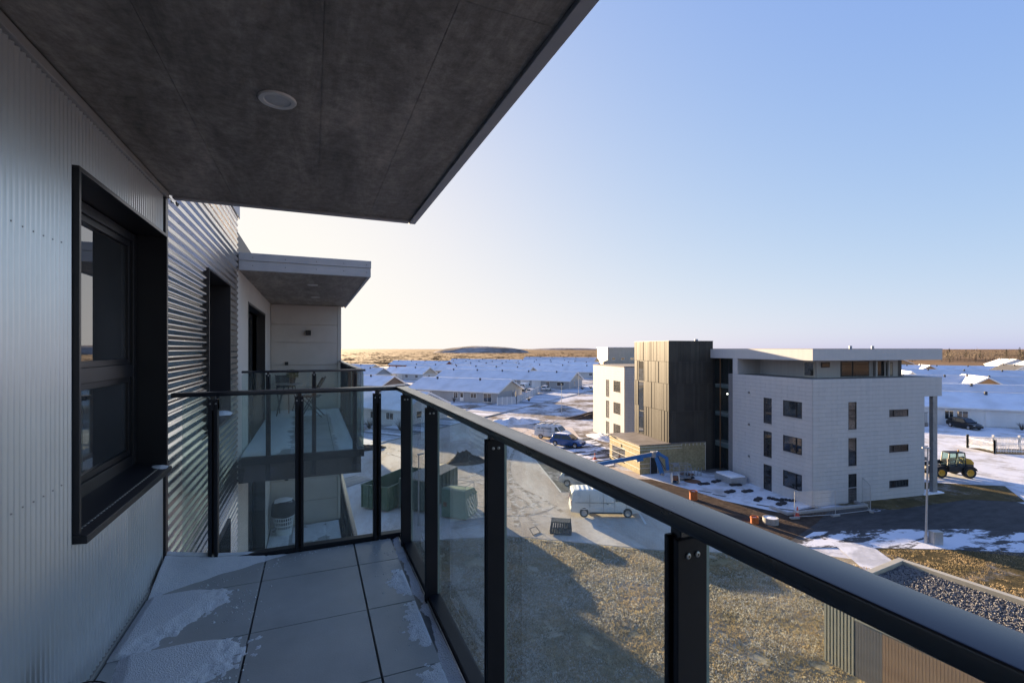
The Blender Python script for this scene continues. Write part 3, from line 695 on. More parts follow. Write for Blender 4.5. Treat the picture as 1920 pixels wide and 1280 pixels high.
# inner wall of the far balconies, storey by storey, with the sliding door openings
for k in range(5):
    zf = ZF - 2.8 * k; zc = zf + 2.575
    b = MB()
    b.box(XW - 0.03, XW, LY0 - 0.03, 8.46, zf - 0.225, zc + 0.0); b.box(XW - 0.03, XW, 11.35, LY1, zf - 0.225, zc)
    b.box(XW - 0.03, XW, 8.46, 11.35, zf + 2.24, zc)
    b.build('inner_wall', 'beige_panel', bld)
    if k > 1: continue
    d = MB(); xi = XW - 0.16
    d.box(xi, XW + 0.006, 8.46, 8.50, zf, zf + 2.24); d.box(xi, XW + 0.006, 11.31, 11.35, zf, zf + 2.24); d.box(xi, XW + 0.006, 8.50, 11.31, zf + 2.20, zf + 2.239)
    dr = d.build('sliding_door', 'black_trim', bld, bevel=0.003)
    for a, c in ((8.50, 9.90), (9.86, 11.31)):
        f_ = MB(); x0 = xi - 0.03 if a < 9 else xi - 0.07
        f_.box(x0 - 0.04, x0, a, a + 0.08, zf + 0.02, zf + 2.2); f_.box(x0 - 0.04, x0, c - 0.08, c, zf + 0.02, zf + 2.2)
        f_.box(x0 - 0.04, x0 - 0.001, a + 0.08, c - 0.08, zf + 0.02, zf + 0.12); f_.box(x0 - 0.04, x0 - 0.001, a + 0.08, c - 0.08, zf + 2.12, zf + 2.2)
        f_.build('sash', 'black_trim', dr, bevel=0.002)
        MB().box(x0 - 0.024, x0 - 0.016, a + 0.078, c - 0.078, zf + 0.118, zf + 2.122).build('pane', 'coated_glass', dr)
    hb = MB().tube((xi + 0.02, 8.62, zf + 0.95), (xi + 0.02, 8.62, zf + 1.12), 0.008, n=8).tube((xi - 0.03, 8.62, zf + 1.08), (xi + 0.02, 8.62, zf + 1.08), 0.008, n=8)
    hb.build('door_handle', 'steel', dr, 40)
    # end wall of stacked panels
    ew = MB().box(XW, 0.66, LY1 + 0.021, LY1 + 0.3, zf - 0.225, zc).build('end_wall', 'beige_panel2', bld)
    zz = zc - 0.01
    rows = [zc - 0.006, zc - 0.485, zc - 0.925, zc - 1.475, zc - 2.02, zf + 0.0]
    for r0, r1 in zip(rows[:-1], rows[1:]):
        MB().box(XW + 0.012, 0.575, LY1 - 0.002, LY1 + 0.02, r1 + 0.006, r0 - 0.006).build('panel', 'beige_panel2', ew, bevel=0.002)
    MB().box(0.585, 0.67, LY1 - 0.006, LY1 + 0.32, zf - 0.2, zc).build('end_post', 'beige_panel', ew, bevel=0.004)
    # slab
    sb = MB().box(XW, 0.625, LY0 + 0.02, LY1, zf - 0.30, zf - 0.034).build('balcony_floor', 'concrete_light', bld)
    for i in range(3):
        for j in range(9):
            y1 = 12.70 - j * 0.6
            MB().box(txs[i] + 0.005, txs[i + 1] - 0.004, max(LY0 + 0.07, y1 - 0.594), y1, zf - 0.030, zf).build('tile', 'tile', sb)
    MB().box(XW + 0.01, 0.66, LY0 - 0.03, LY0 + 0.018, zf - 0.315, zf - 0.004).build('slab_edge', 'dark_clad', sb, bevel=0.003)
    MB().box(0.627, 0.66, LY0 + 0.019, LY1 - 0.01, zf - 0.315, zf - 0.004).build('slab_edge', 'dark_clad', sb, bevel=0.003)
    wl = box('wall_lamp', 'black_trim', ew, -0.155, -0.035, LY1 - 0.10, LY1 - 0.003, zf + 1.83, zf + 1.95)
    MB().box(-0.62, -0.545, LY1 - 0.03, LY1 - 0.003, zf + 1.10, zf + 1.18).build('socket', 'black_trim', ew, bevel=0.004)
    t = thing('balcony_railing', ('black glass railing of the far balcony on our level', 'black glass railing of the far balcony one floor below')[k], 'railing', (0, 0, 0), group='far balcony railings')
    rail_seg(t, (0.61, LY0 + 0.12), (0, 1), (1, 0), -0.02, 5.3, [1.05, 2.3, 3.5, 4.7], zf, detail=False)
    rail_seg(t, (XW + 0.03, LY0 + 0.03), (1, 0), (0, -1), 0.02, 1.60, [0.34, 0.92, 1.47], zf, double=True, rail_ext=(0.0, 0.02), detail=False)
    def far_snow(x, y, kk=k):
        n1 = fbm(x, y, 3.0); n2 = fbm(x, y + 5 + kk, 14.0)
        tr = abs(((12.70 - y) / 0.6) % 1.0 - 0.02)
        e = (-0.36 + 0.18 * n1 - x)
        h = min(e * 0.12, 0.02) + 0.006 * n2
        if ((12.70 - y) / 0.3) % 1.0 < 0.22: h -= 0.022 * sm(-0.8, -0.2, x)
        if kk == 1: h = max(-0.01, 0.03 * (n1 + 0.15) + 0.004 * n2) if (x < -0.5 or x > 0.0) else -0.01 + 0.03 * n1
        h = max(h, 0.012 - 0.09 * abs(x - 0.50) + 0.006 * n2)
        if y > 11.6: h = max(h, 0.004 + 0.012 * n1 + 0.004 * n2 - (0.02 if x < -0.4 else 0))
        if abs(x + 0.307) < 0.02 or abs(x - 0.293) < 0.02: h -= 0.01
        return h
    snow_sheet('drifted_snow', ('patchy snow in bands on the floor of the far balcony on our level', 'snow lying on the tiles of the far balcony one floor below')[k], XW + 0.02, 0.6, LY0 + 0.08, 12.72, zf + 0.001, far_snow, 0.03)
# canopy over the far balcony
cn = MB().box(XW - 0.02, SX, LY0 + 0.05, 13.15, ZC + 0.001, ZC + 0.21).build('canopy_slab', 'concrete', bld)
ed = MB(); ed.box(XW + 0.01, SX + 0.045, LY0, LY0 + 0.049, ZC - 0.012, ZC + 0.118); ed.box(SX + 0.001, SX + 0.045, LY0 + 0.05, 13.2, ZC - 0.012, ZC + 0.118)
ed.build('canopy_fascia', 'fascia', bld, bevel=0.003)
ed = MB(); ed.box(XW + 0.01, SX + 0.05, LY0 - 0.008, LY0 + 0.049, ZC + 0.120, ZC + 0.225); ed.box(SX + 0.001, SX + 0.05, LY0 + 0.05, 13.2, ZC + 0.120, ZC + 0.225)
ed.build('canopy_cap', 'fascia', bld, bevel=0.003)
for kx in (-0.75, -0.35, 0.05, 0.42, 0.74):
    for kz in (0.055, 0.165):
        MB().tube((kx, LY0 - (0.009 if kz > .1 else 0.001), ZC + kz), (kx, LY0 - (0.014 if kz > .1 else 0.006), ZC + kz), 0.006, n=8).build('screw', 'dark_clad', bld)
# soffit of the lower far balcony = slab of ours, already there
downlight('nearer of the two recessed lights under the far canopy', 0.0, 8.70, ZC - 0.001, 0.085)
downlight('farther of the two recessed lights under the far canopy', 0.05, 10.75, ZC - 0.001, 0.085)

# furniture on the far balcony
mat('wicker', (0.025, 0.026, 0.030), 0.7, col2=(0.05, 0.05, 0.055), nscale=60)
mat('plant_leaf', (0.05, 0.08, 0.02), 0.6, col2=(0.12, 0.12, 0.03), nscale=20)
mat('table_top', (0.33, 0.31, 0.28), 0.4, col2=(0.26, 0.25, 0.23), nscale=10)
def folding_chair(label, loc, rz):
    t = thing('folding_chair', label, 'chair', loc, rz, 'chairs on the far balcony')
    for s in (-1, 1):
        MB().tube((s * 0.2, -0.22, 0.0), (s * 0.2, 0.26, 0.88), 0.011, n=8).build('leg', 'wicker', t, 40)
        MB().tube((s * 0.17, 0.24, 0.0), (s * 0.17, -0.2, 0.46), 0.011, n=8).build('leg', 'wicker', t, 40)
    MB().box(-0.2, 0.2, -0.22, 0.18, 0.44, 0.465).build('seat', 'wicker', t, bevel=0.006)
    b = MB(); b.add([(-0.2, 0.12, 0.60), (0.2, 0.12, 0.60), (0.2, 0.265, 0.87), (-0.2, 0.265, 0.87), (-0.2, 0.135, 0.59), (0.2, 0.135, 0.59), (0.2, 0.28, 0.86), (-0.2, 0.28, 0.86)],
                    [(0, 1, 2, 3), (7, 6, 5, 4), (0, 4, 5, 1), (1, 5, 6, 2), (2, 6, 7, 3), (3, 7, 4, 0)])
    b.build('backrest', 'wicker', t)
    return t
folding_chair('dark folding chair right of the small table on the far balcony', (-0.02, 11.45, ZF), R(-100))
folding_chair('dark folding chair behind the small table against the end wall', (-0.55, 12.35, ZF), R(15))
t = thing('bistro_table', 'small round bistro table with splayed legs on the far balcony', 'table', (-0.5, 11.75, ZF))
MB().lathe([(0.0001, 0.70), (0.30, 0.70), (0.31, 0.71), (0.30, 0.725), (0.0001, 0.725)], n=28, cap=False).build('table_top', 'table_top', t, 40)
for k in range(3):
    a = R(90 + 120 * k); MB().tube((0.08 * math.cos(a), 0.08 * math.sin(a), 0.7), (0.27 * math.cos(a), 0.27 * math.sin(a), 0), 0.012, n=8).build('leg', 'wicker', t, 40)
t = thing('potted_plant', 'yellow-green potted plant on the bistro table', 'plant', (-0.42, 11.78, ZF + 0.725))
MB().lathe([(0.05, 0), (0.075, 0.11), (0.07, 0.11), (0.06, 0.09)], n=16).build('pot', 'wicker', t, 40)
b = MB()
for k in range(220):
    a = random.random() * 6.28; r = 0.13 * random.random() ** 0.5; z = 0.12 + 0.16 * random.random()
    c = Vector((r * math.cos(a), r * math.sin(a), z)); d = Vector((random.uniform(-1, 1), random.uniform(-1, 1), random.uniform(-0.2, 1))).normalized() * 0.05
    e = d.orthogonal().normalized() * 0.014
    b.add([c, c + d * 0.5 + e, c + d, c + d * 0.5 - e], [(0, 1, 2, 3)])
b.build('foliage', 'plant_leaf', t, fix=False)

# laundry basket with a dark bag on the lower balcony
mat('basket_white', (0.72, 0.74, 0.76), 0.5, col2=(0.66, 0.68, 0.70), nscale=12)
mat('bag_dark', (0.030, 0.030, 0.034), 0.6, col2=(0.06, 0.06, 0.066), nscale=9, bump=0.5, bscale=14)
t = thing('laundry_basket', 'white slotted laundry basket holding a dark bag on the balcony below', 'basket', (-0.62, 12.25, ZF - 2.8))
b = MB(); n = 28
def ring(z0, r0, z1, r1, th=0.012): b.lathe([(r0, z0), (r1, z1), (r1 - th, z1), (r0 - th, z0)], n=n, cap=False)
RB = lambda z: 0.17 + 0.06 * z / 0.45
ring(0.0, RB(0), 0.16, RB(0.16)); ring(0.22, RB(0.22), 0.25, RB(0.25)); ring(0.32, RB(0.32), 0.345, RB(0.345)); ring(0.41, RB(0.41), 0.45, RB(0.45) + 0.015)
for k in range(n):
    a = 2 * math.pi * k / n
    b.beam((RB(0.16) * 0.965 * math.cos(a), RB(0.16) * 0.965 * math.sin(a), 0.15), (RB(0.42) * 0.965 * math.cos(a), RB(0.42) * 0.965 * math.sin(a), 0.42), 0.017, 0.010, up=(math.cos(a), math.sin(a), 0))
b.lathe([(0.0001, 0.012), (RB(0), 0.012)], n=n, cap=False)
b.build('basket', 'basket_white', t, 40, fix=False)
b = MB().lathe([(0.18, 0.12), (0.205, 0.40), (0.26, 0.47), (0.27, 0.60), (0.25, 0.72), (0.20, 0.78), (0.10, 0.80), (0.0001, 0.79)], n=24, cap=False)
b.v = [(x * (1 + 0.10 * N(x * 7, y * 7, z * 6)), y * (1 + 0.10 * N(x * 7 + 3, y * 7, z * 6)), z) for x, y, z in b.v]
b.build('bag', 'bag_dark', t, 180)
sl2 = snow_lump('snow', 0, 0, 0.78, 0.19, 0.17, 0.06, t, 12)
# dark blue bucket with a wire handle in the near corner by the wall
mat('bucket_blue', (0.015, 0.028, 0.085), 0.45, col2=(0.02, 0.034, 0.10), nscale=5)
t = thing('bucket', 'dark blue bucket with wire handle by the ribbed wall', 'bucket', (-0.76, 2.14, ZF))
MB().lathe([(0.075, 0.0), (0.098, 0.205), (0.106, 0.21), (0.106, 0.225), (0.100, 0.225), (0.094, 0.205), (0.072, 0.006), (0.0001, 0.006)], n=32, cap=False).build('pail', 'bucket_blue', t, 40)
b = MB(); pv = None
for i in range(15):
    a = math.pi * i / 14; p = (-0.106 * math.cos(a), 0.09 * math.sin(a) * 0.6, 0.215 + 0.075 * math.sin(a))
    if pv: b.tube(pv, p, 0.0028, n=6)
    pv = p
b.build('handle', 'black_trim', t, 60)

# ------------------------------------------------------------------ the white apartment building across the yard
mat('white_panel', (0.48, 0.48, 0.48), 0.7, col2=(0.52, 0.515, 0.51), nscale=1.1, stretch=(2.5, 2.5, 0.22), spec=0.12)
mat('white_panel2', (0.455, 0.455, 0.46), 0.7, col2=(0.50, 0.50, 0.495), nscale=1.1, stretch=(2.5, 2.5, 0.22), spec=0.12)
mat('joint_dark', (0.16, 0.16, 0.17), 0.8, col2=(0.2, 0.2, 0.2), nscale=3)
mat('tower_board', (0.060, 0.056, 0.050), 0.52, 0.0, col2=(0.075, 0.070, 0.060), nscale=0.6, spec=0.16)
mat('tower_board2', (0.048, 0.045, 0.041), 0.55, 0.0, col2=(0.062, 0.058, 0.05), nscale=0.6, spec=0.16)
mat('insulation', (0.25, 0.21, 0.11), 0.85, col2=(0.40, 0.34, 0.20), nscale=5, detail=10, bump=0.5, bscale=12)
mat('batten', (0.66, 0.63, 0.56), 0.7, col2=(0.58, 0.55, 0.49), nscale=8)
mat('felt_roof', (0.15, 0.125, 0.105), 0.8, col2=(0.24, 0.21, 0.185), nscale=0.5, lo=0.4, hi=0.6)
mat('timber_door', (0.20, 0.095, 0.04), 0.5, col2=(0.26, 0.13, 0.055), nscale=8)
mat('lit_room_paint', (0.35, 0.30, 0.24), 0.7, col2=(0.5, 0.42, 0.32), nscale=0.8)  # warm pane colour paints a lit room, no lamp behind it
WO = (36.47, 25.54, 0.0); WA = R(-8.0)
wb = thing('white_building', 'four storey white panelled apartment block with dark stair tower across the yard', 'building', WO, WA)
FRAME = 'black_trim'
def facade_box(axis, c, s0, s1, z0, z1, d0, d1):
    """box on a facade: axis 'v' = facade of constant v (faces -v), 'u' = constant u (faces -u); d measured outward"""
    if axis == 'v': return (s0, s1, c - d1, c - d0, z0, z1)
    return (c - d1, c - d0, s0, s1, z0, z1)
def subtract(rects, op):
    out = []
    for (a, b_, c, d) in rects:
        oa, ob, oc, od = op
        if ob <= a or oa >= b_ or od <= c or oc >= d: out.append((a, b_, c, d)); continue
        if oa > a: out.append((a, oa, c, d))
        if ob < b_: out.append((ob, b_, c, d))
        m0, m1 = max(a, oa), min(b_, ob)
        if oc > c: out.append((m0, m1, c, oc))
        if od < d: out.append((m0, m1, od, d))
    return [r for r in out if r[1] - r[0] > 0.03 and r[3] - r[2] > 0.02]
PANELS = []
def clad(axis, c, s0, s1, z0, z1, ops, pw=1.21, ph=0.3355, thick=0.03, gap=0.012, off=0.0, near=0.0):
    zc_ = z1; row = 0
    while zc_ > z0 + 0.02:
        zb = max(z0, zc_ - ph)
        a = s0 - ((row % 2) * pw * 0.5)
        while a < s1 - 0.02:
            r = [(max(a, s0) + gap / 2, min(a + pw, s1) - gap / 2, zb + gap / 2, zc_ - gap / 2)]
            if r[0][1] - r[0][0] > 0.05:
                for op in ops: r = subtract(r, op)
                if r:
                    b = MB()
                    for q in r: b.box(*facade_box(axis, c, q[0], q[1], q[2], q[3], off, off + thick))
                    PANELS.append((near + (a + pw / 2 - s0), b, 'white_panel' if random.random() < 0.7 else 'white_panel2'))
            a += pw
        zc_ = zb; row += 1
def bwindow(parent, axis, c, s0, s1, z0, z1, mull=None, trans=None, pane='window_glass', depth=0.12, fw=0.05):
    b = MB()
    fb = lambda *q: b.box(*facade_box(axis, c, *q))
    fb(s0, s0 + fw, z0, z1, -depth, 0.036); fb(s1 - fw, s1, z0, z1, -depth, 0.036)
    fb(s0 + fw, s1 - fw, z0, z0 + fw, -depth, 0.035); fb(s0 + fw, s1 - fw, z1 - fw, z1, -depth, 0.035)
    if mull: fb(mull - 0.035, mull + 0.035, z0 + fw, z1 - fw, -depth, -depth + 0.05)
    if trans: fb(s0 + fw, s1 - fw, trans - 0.03, trans + 0.03, -depth, -depth + 0.052)
    o = b.build('window', FRAME, parent)
    MB().box(*facade_box(axis, c, s0 - 0.04, s1 + 0.04, z0 - 0.045, z0 - 0.004, 0.002, 0.075)).build('sill', 'fascia', o)
    MB().box(*facade_box(axis, c, s0 + fw - 0.005, s1 - fw + 0.005, z0 + fw - 0.005, z1 - fw + 0.005, -depth - 0.02, -depth - 0.004)).build('pane', pane, o)
    return o
opsR = []; opsL = []
for k in range(3):
    z = 2.95 * k
    opsR.append((3.54, 4.38, 0.06 + z if k else 0.0, 2.36 + z - 0.04 * k)); opsR.append((7.86, 9.96, 0.92 + z, 1.52 + z))
    opsL.append((4.12, 5.04, 0.0 + z, 2.25 + z)); opsL.append((0.98, 2.88, 0.92 + z, 2.26 + z))
# masses
box('wall', 'joint_dark', wb, 0.0, 11.79, 0.0, 9.6, -0.3, 10.0)
clad('v', 0.0, 0.0, 11.79, 0.0, 10.07, opsR, near=0.0)
clad('v', 0.0, 11.79, 13.8, 8.42, 10.07, [], near=11)
clad('u', 0.0, 0.0, 8.98, 0.0, 10.07, opsL, near=2.0)
box('balcony_beam', 'white_panel', wb, 11.79, 13.77, 0.0, 0.35, 8.42, 10.06)
box('balcony_beam', 'white_panel', wb, 13.45, 13.77, 0.351, 9.6, 8.42, 10.06)
box('terrace_floor', 'concrete_light', wb, 11.79, 13.44, 0.36, 9.6, 8.45, 8.75)
# window openings: dark boxes stand inside the wall so cut the wall in front of them by setting the frames proud
for k in range(3):
    z = 2.95 * k
    bwindow(wb, 'v', -0.0, *opsR[2 * k], trans=1.25 + z, depth=-0.004)
    bwindow(wb, 'v', -0.0, *opsR[2 * k + 1], mull=8.35, depth=-0.004)
    bwindow(wb, 'u', -0.0, *opsL[2 * k], trans=1.2 + z, depth=-0.004)
    bwindow(wb, 'u', -0.0, *opsL[2 * k + 1], mull=1.55, depth=-0.004)
    v_ = MB().box(-0.10, -0.032, 6.72, 6.90, 2.45 + z, 2.62 + z).build('wall_light', 'joint_dark', wb)
# plinth
MB().box(-0.02, 11.8, -0.06, 0.5, -0.2, 0.0).build('plinth', 'concrete_light', wb)
MB().box(-0.06, 0.4, 0.5, 9.0, -0.2, 0.0).build('plinth', 'concrete_light', wb)
# penthouse set back behind the parapet
MB().box(0.0, 13.4, 0.25, 9.6, 10.0, 10.045).build('terrace_floor', 'concrete_light', wb)
pw_ = MB()
pw_.box(2.6, 11.6, 2.0, 9.5, 10.046, 11.54)
ph = pw_.build('penthouse_wall', 'white_panel2', wb)
b = MB().box(0.0, 2.6, 8.36, 9.0, 10.07, 11.54).build('corner_wall', 'white_panel', wb)
for (s0, s1, m_, z0, z1) in ((5.1, 6.3, 'window_glass', 10.1, 11.4), (6.36, 8.2, 'window_glass', 10.1, 11.4), (8.75, 9.9, 'window_glass', 10.1, 11.4), (10.2, 10.9, 'lit_room_paint', 10.1, 11.3), (3.0, 3.9, 'window_glass', 10.9, 11.35)):
    f_ = MB().box(s0, s1, 1.94, 1.999, z0, z1).build('window', FRAME, ph)
    MB().box(s0 + 0.06, s1 - 0.06, 1.93, 1.939, z0 + 0.06, z1 - 0.06).build('pane', m_, f_)
f_ = MB().box(2.54, 2.599, 2.2, 3.3, 10.06, 11.4).build('door', 'batten', ph)
MB().box(2.53, 2.539, 2.3, 3.2, 10.2, 11.3).build('pane', 'window_glass', f_)
for (a, c) in ((8.55, 8.70), (9.95, 10.1)): MB().box(a, c, 1.6, 1.75, 10.05, 11.54).build('terrace_post', 'white_panel2', ph)
MB().box(11.55, 12.0, 2.0, 2.5, 10.046, 11.54).build('end_pier', 'dark_clad', ph)
# roof slab with deep fascia
rf = MB().box(0.04, 13.82, 0.04, 12.7, 11.56, 12.42).build('roof', 'dark_clad', wb)
MB().box(-0.01, 13.87, -0.01, 0.038, 11.55, 12.47).build('fascia', 'white_panel', rf)
MB().box(-0.01, 0.038, 0.0385, 12.74, 11.55, 12.47).build('fascia', 'white_panel', rf)
MB().box(13.822, 13.87, 0.0385, 12.74, 11.55, 12.47).build('fascia', 'white_panel', rf)
MB().box(-0.02, 13.88, -0.02, 0.05, 12.471, 12.50).build('roof_cap', 'dark_clad', rf)
MB().box(-0.02, 0.05, 0.051, 12.75, 12.471, 12.50).build('roof_cap', 'dark_clad', rf)
for (a, c) in ((6.9, 2.6), (11.2, 4)): MB().tube((a, c, 12.42), (a, c, 12.75), 0.12, n=12).build('roof_vent', 'fascia', rf, 40)
# corner column and balconies on the right side
MB().box(12.85, 13.36, 0.02, 0.34, 0.0, 8.42).build('column', 'concrete_light', wb, bevel=0.02)
for k in range(1, 3):
    z = 2.95 * k
    MB().box(11.8, 13.3, 0.7, 9.5, z - 0.22, z).build('balcony_slab', 'concrete_light', wb)
    r_ = MB()
    for q in range(12): r_.box(11.85 + q * 0.12, 11.87 + q * 0.12, 0.72, 0.74, z, z + 1.0)
    r_.box(11.8, 13.3, 0.71, 0.75, z + 1.0, z + 1.05); r_.box(11.8, 13.3, 0.715, 0.745, z + 0.06, z + 0.1)
    r_.build('balcony_rail', FRAME, wb)
MB().box(11.6, 13.9, -0.15, 0.9, 0.034, 0.16).build('base_slab', 'snow', wb, bevel=0.02)
# glazed stair hall between block and tower
hall = MB().box(1.6, 6, 9.61, 12.4, 0.0, 11.5).box(0.30, 6, 12.41, 19.0, 0.0, 11.5).build('stair_hall', 'dark_void', wb)
for (a, z0, z1) in ((0, 2.45, 3.0), (1, 5.61, 6.05), (2, 8.5, 8.88)):
    MB().box(0.64, 1.59, 9.02, 12.38, z0, z1).build('floor_slab', 'concrete_light', hall)
for k, vv_ in enumerate((9.0, 10.22, 11.5, 12.38)):
    MB().box(0.55, 0.62, vv_, vv_ + 0.07, 0.0, 11.5).build('mullion', 'timber_door' if k in (2,) else FRAME, hall)
for k, vv_ in enumerate((9.07, 10.29, 11.57)):
    for (z0, z1) in ((0.05, 2.9), (2.95, 5.9), (5.95, 8.8), (8.85, 11.5)):
        MB().box(0.58, 0.59, vv_, vv_ + (1.15, 1.21, 0.81)[k], z0, z1).build('pane', 'clear_glass', hall)
mat('bulb', (0.9, 0.85, 0.75), 0.4, col2=(0.85, 0.8, 0.7), nscale=20)
bm_ = MATS['bulb'].node_tree.nodes['Principled BSDF']; bm_.inputs['Emission Color'].default_value = (1, 0.9, 0.75, 1); bm_.inputs['Emission Strength'].default_value = 2.0
for (u_, v_, z_) in ((1.0, 11.0, 7.9), (0.9, 10.0, 7.6), (0.9, 10.1, 2.0)):
    MB().lathe([(0.0001, -0.07), (0.05, -0.05), (0.07, 0), (0.05, 0.05), (0.0001, 0.07)], (u_, v_, z_), n=12, cap=False).build('hall_lamp', 'bulb', hall, 180)
# stair tower of vertical boards in three tiers
tw = MB().box(-4.84, 0.28, 12.38, 19.14, 0.0, 13.2).build('stair_tower', 'dark_clad', wb)
bd = 0.285
tiers = ((2.95, 6.1), (6.13, 8.9), (8.93, 11.16), (11.19, 13.27))
for (z0, z1) in tiers:
    a = 12.32
    while a < 19.1:
        e = min(a + bd * random.choice((0.8, 1.0, 1.0, 1.25)), 19.2)
        if not (17.05 < (a + e) / 2 < 18.4 and z0 < 11):
            MB().box(-4.9 - random.choice((0, 0.012, 0.024, 0.03)), -4.842, a + 0.006, e - 0.006, z0, z1).build('board', random.choice(('tower_board', 'tower_board2')), tw)
        a = e
    a = -4.9
    while a < 0.25:
        e = min(a + bd * random.choice((0.8, 1.0, 1.0, 1.25)), 0.3)
        zz0 = z0 if (z0 > 3 or a < -0.75) else 0.0
        MB().box(a + 0.006, e - 0.006, 12.32 - random.choice((0, 0.012, 0.024, 0.03)), 12.378, zz0, z1).build('board', random.choice(('tower_board', 'tower_board2')), tw)
        a = e
MB().box(-4.93, 0.33, 12.28, 19.25, 13.27, 13.31).build('tower_cap', 'dark_clad', tw)
MB().tube((-1.2, 13, 13.3), (-1.2, 13, 13.5), 0.18, n=10).build('roof_vent', 'fascia', tw, 40)
sw = MB().box(-4.86, -4.80, 17.08, 18.36, 2.97, 11.15).build('stair_window', 'black_trim', tw)
for (z0, z1) in ((3.0, 5.5), (5.6, 8.8), (8.9, 11.1)): MB().box(-4.875, -4.861, 17.3, 18.3, z0, z1).build('pane', 'window_glass', sw)
# wing behind
wg = MB().box(-2.34, 8, 26.5, 36.2, 0.0, 10.0).build('wing', 'joint_dark', wb)
opsW = []
for k in range(3):
    z = 2.95 * k; opsW += [(30.82, 31.83, -0.2 + z, 2.24 + z), (27.5, 29.52, 0.7 + z, 2.24 + z)]
P_main = PANELS; PANELS = []
clad('u', -2.34, 26.5, 36.2, 0.0, 10.05, opsW)
wingp = MB()
for _, b, _m in PANELS: wingp.add(b.v, b.f)
q = wingp.build('wing_panel', 'white_panel', wg); q['kind'] = 'stuff'
PANELS = []
clad('v', 26.5, -2.34, 1.5, 0.0, 10.05, [])
wingp = MB()
for _, b, _m in PANELS: wingp.add(b.v, b.f)
q = wingp.build('wing_panel', 'white_panel2', wg); q['kind'] = 'stuff'
for op in opsW: bwindow(wg, 'u', -2.34, *op, depth=-0.004, mull=None)
MB().box(-2.42, 8.05, 26.42, 36.3, 10.05, 10.12).build('wing_cap', 'joint_dark', wg)
MB().box(-2.48, -2.40, 26.28, 26.40, 0, 10.0).build('downpipe', 'batten', wg)
MB().box(-2.30, 8.0, 26.6, 36.1, 10.121, 10.16).build('roof_felt', 'felt_roof', wg)
# main block panels: the nearest 300 single, the rest together
P_main.sort(key=lambda t_: t_[0])
rest = MB()
for i, (_, b, m_) in enumerate(P_main):
    if i < 300: b.build('panel', m_, wb)
    else: rest.add(b.v, b.f)
if rest.v:
    q = rest.build('panels', 'white_panel', wb); q['kind'] = 'stuff'
# unfinished annex: yellow insulation boards held by battens
an = MB().box(-8.24, -0.8, 12.12, 18.7, 0.0, 2.86).build('annex', 'insulation', wb)
for k in range(5):
    z0 = 0.04 + k * 0.565
    for a in (-8.24, -5.8, -3.3):
        e = min(a + 2.47, -0.79)
        if a == -8.24 and k < 4:
            MB().box(a - 0.06, -7.2, 12.06, 12.119, z0, z0 + 0.555).build('insulation_board', 'insulation', an)
            MB().box(-6.32, e - 0.012, 12.06, 12.119, z0, z0 + 0.555).build('insulation_board', 'insulation', an)
        else: MB().box(a - (0.06 if a == -8.24 else 0), e - 0.012, 12.06, 12.119, z0, z0 + 0.555).build('insulation_board', 'insulation', an)
    for a, e in ((12.06, 15.1), (15.12, 16.0), (16.02, 18.7)):
        if a == 15.12 and 0 < k < 4: continue
        MB().box(-8.30, -8.241, a, e - 0.012, z0, z0 + 0.555).build('insulation_board', 'insulation', an)
for z in (0.55, 1.2, 1.85, 2.35, 2.72):
    MB().box(-8.335, -8.301, 12.05, 18.72, z, z + 0.045).build('batten', 'batten', an)
for z in (0.62, 1.05, 2.42, 2.70):
    MB().box(-8.30, -7.22 if z < 2.3 else -3.6, 12.02, 12.059, z, z + 0.045).build('batten', 'batten', an)
for k in range(7): MB().box(-3.6 + k * 0.44, -3.56 + k * 0.44, 12.025, 12.06, 2.62, 2.94).build('batten', 'batten', an)
MB().box(-0.83, -0.78, 12.02, 12.06, 0, 2.95).build('batten', 'batten', an)
ar = MB().box(-8.42, -0.75, 12.02, 18.9, 2.862, 2.95).build('annex_roof', 'felt_roof', an)
MB().box(-8.75, -8.42, 18.2, 18.9, 2.87, 2.95).build('annex_roof', 'batten', an)
d_ = MB().box(-7.2, -6.32, 12.03, 12.10, 0.02, 2.28).build('annex_door', 'dark_void', an)
MB().box(-7.2, -7.13, 12.0, 12.03, 0, 2.3).box(-6.39, -6.32, 12.0, 12.03, 0, 2.3).box(-7.129, -6.391, 12.0, 12.03, 2.22, 2.3).build('door_frame', 'fascia', an)
f_ = MB().box(-8.30, -8.25, 15.1, 18.1, 0.35, 1.95).build('annex_window', 'batten', an)
for a, e in ((15.15, 15.45), (15.5, 15.95), (16.0, 18.05)): MB().box(-8.312, -8.301, a, e, 0.42, 1.88).build('pane', 'window_glass', f_)
box('end_closure', 'dark_void', bld, XW - 0.6, XW - 0.001, LY1 + 0.03, 13.1, -0.1, 14.04)  # unseen box added to stop sun leaking through the hollow wall end

# ------------------------------------------------------------------ garden shed with a gravel roof
mat('shed_metal', (0.44, 0.41, 0.32), 0.5, 0.1, col2=(0.50, 0.47, 0.37), nscale=1.5)
mat('slat_olive', (0.56, 0.51, 0.36), 0.7, col2=(0.64, 0.58, 0.42), nscale=2, stretch=(6, 6, 0.8))
mat('slat_brown', (0.34, 0.20, 0.105), 0.7, col2=(0.50, 0.32, 0.18), nscale=2, stretch=(6, 6, 0.8))
mat('slat_grey', (0.19, 0.165, 0.145), 0.7, col2=(0.25, 0.22, 0.195), nscale=2, stretch=(6, 6, 0.8))
mat('gravel_stone', (0.08, 0.08, 0.085), 0.7, col2=(0.27, 0.26, 0.25), nscale=7, lo=0.3, hi=0.7)
mat('gravel_bed', (0.03, 0.03, 0.033), 0.9, col2=(0.06, 0.06, 0.065), nscale=12)
sh = thing('garden_shed', 'flat roofed shed with timber slats and dark gravel roof behind our handrail', 'shed', (24.9, 13.35, 0), R(5))
